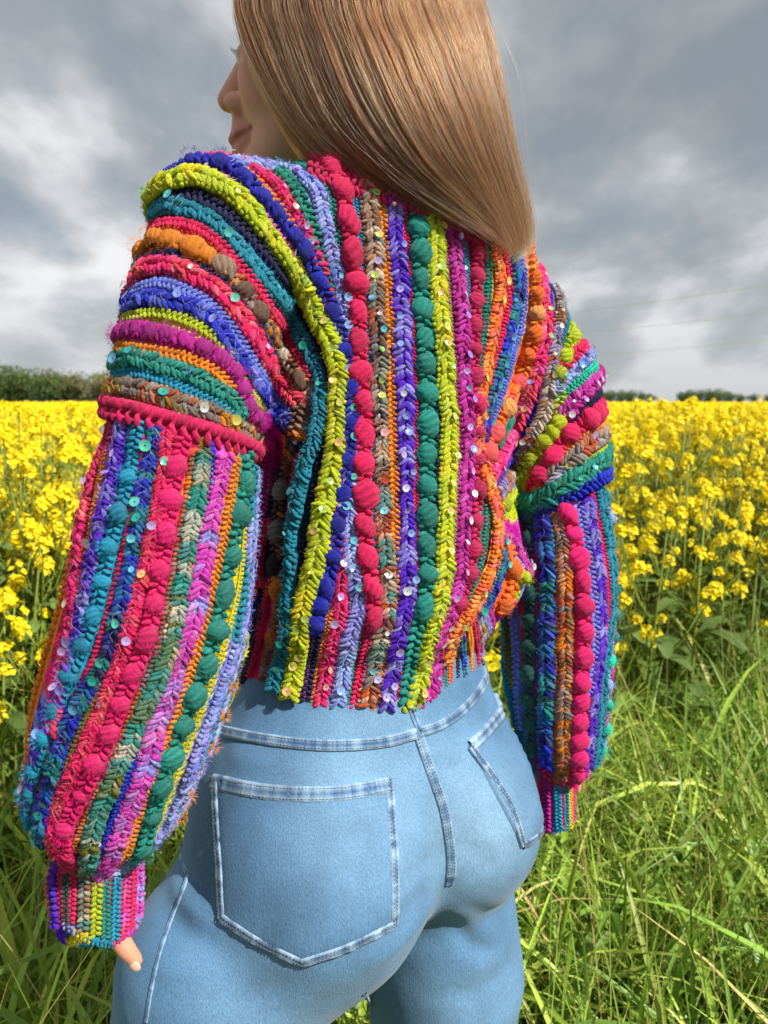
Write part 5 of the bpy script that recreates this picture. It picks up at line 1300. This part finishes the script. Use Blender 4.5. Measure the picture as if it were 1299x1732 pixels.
for _, pts in GUIDES:
    w = np.array([P(*q) for q in pts])
    ax_ = hpnt(-.015, 0, 0); h_ = w[1]-ax_; h_[2] = 0; zc_ = HO[2]           # roots gather at the crown
    w = np.vstack([ax_*[1, 1, 0]+h_*.10+UP*(zc_+.141), ax_*[1, 1, 0]+h_*.52+UP*(zc_+.128), ax_*[1, 1, 0]+h_*.86+UP*(zc_+.098), w[1:]])
    c = catmull(w, .01); gp.append(resample(c, np.linalg.norm(np.diff(c, axis=0), axis=1).sum()/(NT-1)+1e-9)[:NT])
gp = np.array([g if len(g) == NT else np.vstack([g, np.repeat(g[-1:], NT-len(g), 0)]) for g in gp])
def hair_at(v):
    """v (n,) -> (n,NT,3) smooth interpolation across the guides"""
    v = np.clip(v, gv_[0], gv_[-1]); i = np.clip(np.searchsorted(gv_, v)-1, 0, len(gv_)-2); f = ((v-gv_[i])/(gv_[i+1]-gv_[i]))[:, None, None]
    p1, p2 = gp[i], gp[i+1]; p0 = gp[np.maximum(i-1, 0)]; p3 = gp[np.minimum(i+2, len(gv_)-1)]
    h1 = (gv_[i+1]-gv_[i])[:, None, None]; 
    m1 = (p2-p0)/(gv_[i+1]-gv_[np.maximum(i-1, 0)])[:, None, None]*h1; m2 = (p3-p1)/(gv_[np.minimum(i+2, len(gv_)-1)]-gv_[i])[:, None, None]*h1
    return (2*f**3-3*f**2+1)*p1 + (f**3-2*f**2+f)*m1 + (-2*f**3+3*f**2)*p2 + (f**3-f**2)*m2
rh = np.random.default_rng(77)
NH = 20000
v = rh.uniform(0, 1.3, NH); fringe = rh.random(NH) < .03; v[fringe] = -.12*rh.random(fringe.sum())**1.5; tt = np.linspace(0, 1, NT)
ncl = 260; cl = np.sort(rh.uniform(0, 1.3, ncl)); ci = np.argmin(np.abs(v[:, None]-cl[None]), 1); vc = cl[ci]
dv = (v-vc)
# inner layers, then locks gathered towards their tips
lay = rh.uniform(0, 1, NH)**1.3
v0 = v
path = hair_at(v0); pc = hair_at(vc)
g_ = (.08+.60*tt**1.5)[None, :, None]*rh.uniform(.6, 1.15, ncl)[ci][:, None, None]
pc = pc*(1-tt**1.5*.9)[None, :, None] + hair_at(np.clip(vc+rh.normal(0, .035, ncl)[ci], 0, 1.3))*(tt**1.5*.9)[None, :, None]
path = path*(1-g_) + pc*g_
st_ = rh.random(NH) < .09; sv_ = np.clip(v0+rh.normal(0, .09, NH), 0, 1.3); path[st_] = (hair_at(v0[st_])*(1-tt[None, :, None]) + hair_at(sv_[st_])*tt[None, :, None])
e = 1e-3; du = hair_at(np.clip(v0+.02, 0, 1.3))-hair_at(np.clip(v0-.02, -.12, 1.3)); tg = np.gradient(path, axis=1)
nrm = unit(np.cross(tg, du)); toc = unit(CAM-path); sg = np.sign((nrm*toc).sum(2).mean(1)); sg = np.where(v0 > 1.02, 1, sg)[:, None, None]; nrm = nrm*np.sign((nrm*(path-hpnt(-.02, 0, .0))).sum(2, keepdims=True).mean(1, keepdims=True))
amp = rh.normal(0, .0026, ncl)[ci]; ph = rh.uniform(0, 6.28, ncl)[ci]
half = np.full(NH, 1.3/ncl/2); ridge = -np.minimum(1.5, (dv/half)**2)*.0008
off = (-lay*.016 + st_*(lay*.016+.0025) + ridge + amp + rh.normal(0, .0012, NH))[:, None] * (1-.25*tt[None]) + .0022*np.sin(tt[None]*5+ph[:, None])
path = path + nrm*off[..., None]
# strand-level irregularity
fr = rh.normal(0, 1, (NH, 3, 3)); wv_ = sum(np.sin(tt[None, :, None]*(2.2+2.6*k)+fr[:, k:k+1, :1]*3)*fr[:, k:k+1, :]*(.0012/(k+1)) for k in range(3))
path = path + wv_*(.35+tt)[None, :, None]
# uneven lengths
Lk = np.clip(1-np.abs(rh.normal(0, .095, NH)) - fringe*rh.uniform(0, .3, NH) - np.abs(rh.normal(0, .04, ncl))[ci] - (lay > .7)*rh.uniform(0, .08, NH), .6, 1)
q = tt[None]*Lk[:, None]*(NT-1); i0 = np.clip(q.astype(int), 0, NT-2); f = (q-i0)[..., None]
path = np.take_along_axis(path, i0[..., None], 1)*(1-f) + np.take_along_axis(path, (i0+1)[..., None], 1)*f
hc = np.array([lin('c27a48'), lin('b0683c'), lin('d4985a'), lin('8a5430'), lin('e6b070')])
cols = hc[rh.choice(5, NH, p=[.3, .27, .2, .13, .10])]*np.array([1.08, 1.0, .86])*np.exp(rh.normal(-1.42, .36, (NH, 1)) + rh.normal(0, .17, ncl)[ci][:, None])
# flyaways
NF = 420; vf = rh.uniform(.0, 1.15, NF); pf = hair_at(vf); k = np.clip((tt-.2)/.8, 0, 1)[None, :, None]
dirf = unit(rh.normal(0, 1, (NF, 1, 3)) + np.array([.35, -.3, .1])); am = np.abs(rh.normal(0, .009, (NF, 1, 1)))
pf = pf + dirf*am*(k**1.2 + .4*np.sin(k*4)) + unit(CAM-pf)*.002
# a few long stray hairs arching off the right side
NS = 12; ps = hair_at(rh.uniform(.93, 1.05, NS)); kk = np.clip((tt-.25)/.35, 0, 1)[None, :, None]*np.clip((1.0-tt)/.45, 0, 1)[None, :, None]
ps = ps + np.array([1.0, 0, .1])*kk*rh.uniform(.008, .034, (NS, 1, 1))
allp = np.concatenate([path, pf, ps]); rad = np.concatenate([np.full(NH, .00019), np.full(NF, .00009), np.full(NS, .00007)])[:, None]*np.concatenate([np.full(NT-6, 1.0), np.linspace(1, .3, 6)])[None]
cols = np.concatenate([cols, np.tile(lin('c49a6a'), (NF+NS, 1))])
def hair_mat(t, b, N, L):
    a = N('ShaderNodeAttribute', attribute_name='Col'); h = N('ShaderNodeBsdfHairPrincipled'); h.model = 'CHIANG'; h.parametrization = 'COLOR'
    L(a.outputs['Color'], h.inputs['Color']); h.inputs['Roughness'].default_value = .32; h.inputs['Radial Roughness'].default_value = .42; h.inputs['Coat'].default_value = .0
    if 'Random Roughness' in h.inputs: h.inputs['Random Roughness'].default_value = .2
    L(h.outputs[0], t.nodes['Material Output'].inputs[0])
HAIR = mat('hair', hair_mat)
curves_obj('hair', allp, rad, cols, HAIR, person)
# lashes of the eye that shows past the bridge
lp = []
for s in (-1, 1):
    for i in range(16):
        u = (i-7.5)/7.5; a = hpnt(.0825-.004*u*u, s*.031+u*.0115, -.004-.002*u*u); d = unit(Fd*.8+UP*.15+Ld*u*.5)
        lp.append([a, a+d*.0040, a+d*.0062+UP*.0018])
curves_obj('eyelash', np.array(lp), np.array([.00013, .00010, .00004]), np.tile(lin('2a1c14'), (len(lp), 1)), FIB, person)
S.cycles_curves.shape = 'RIBBONS' if False else 'THICK'
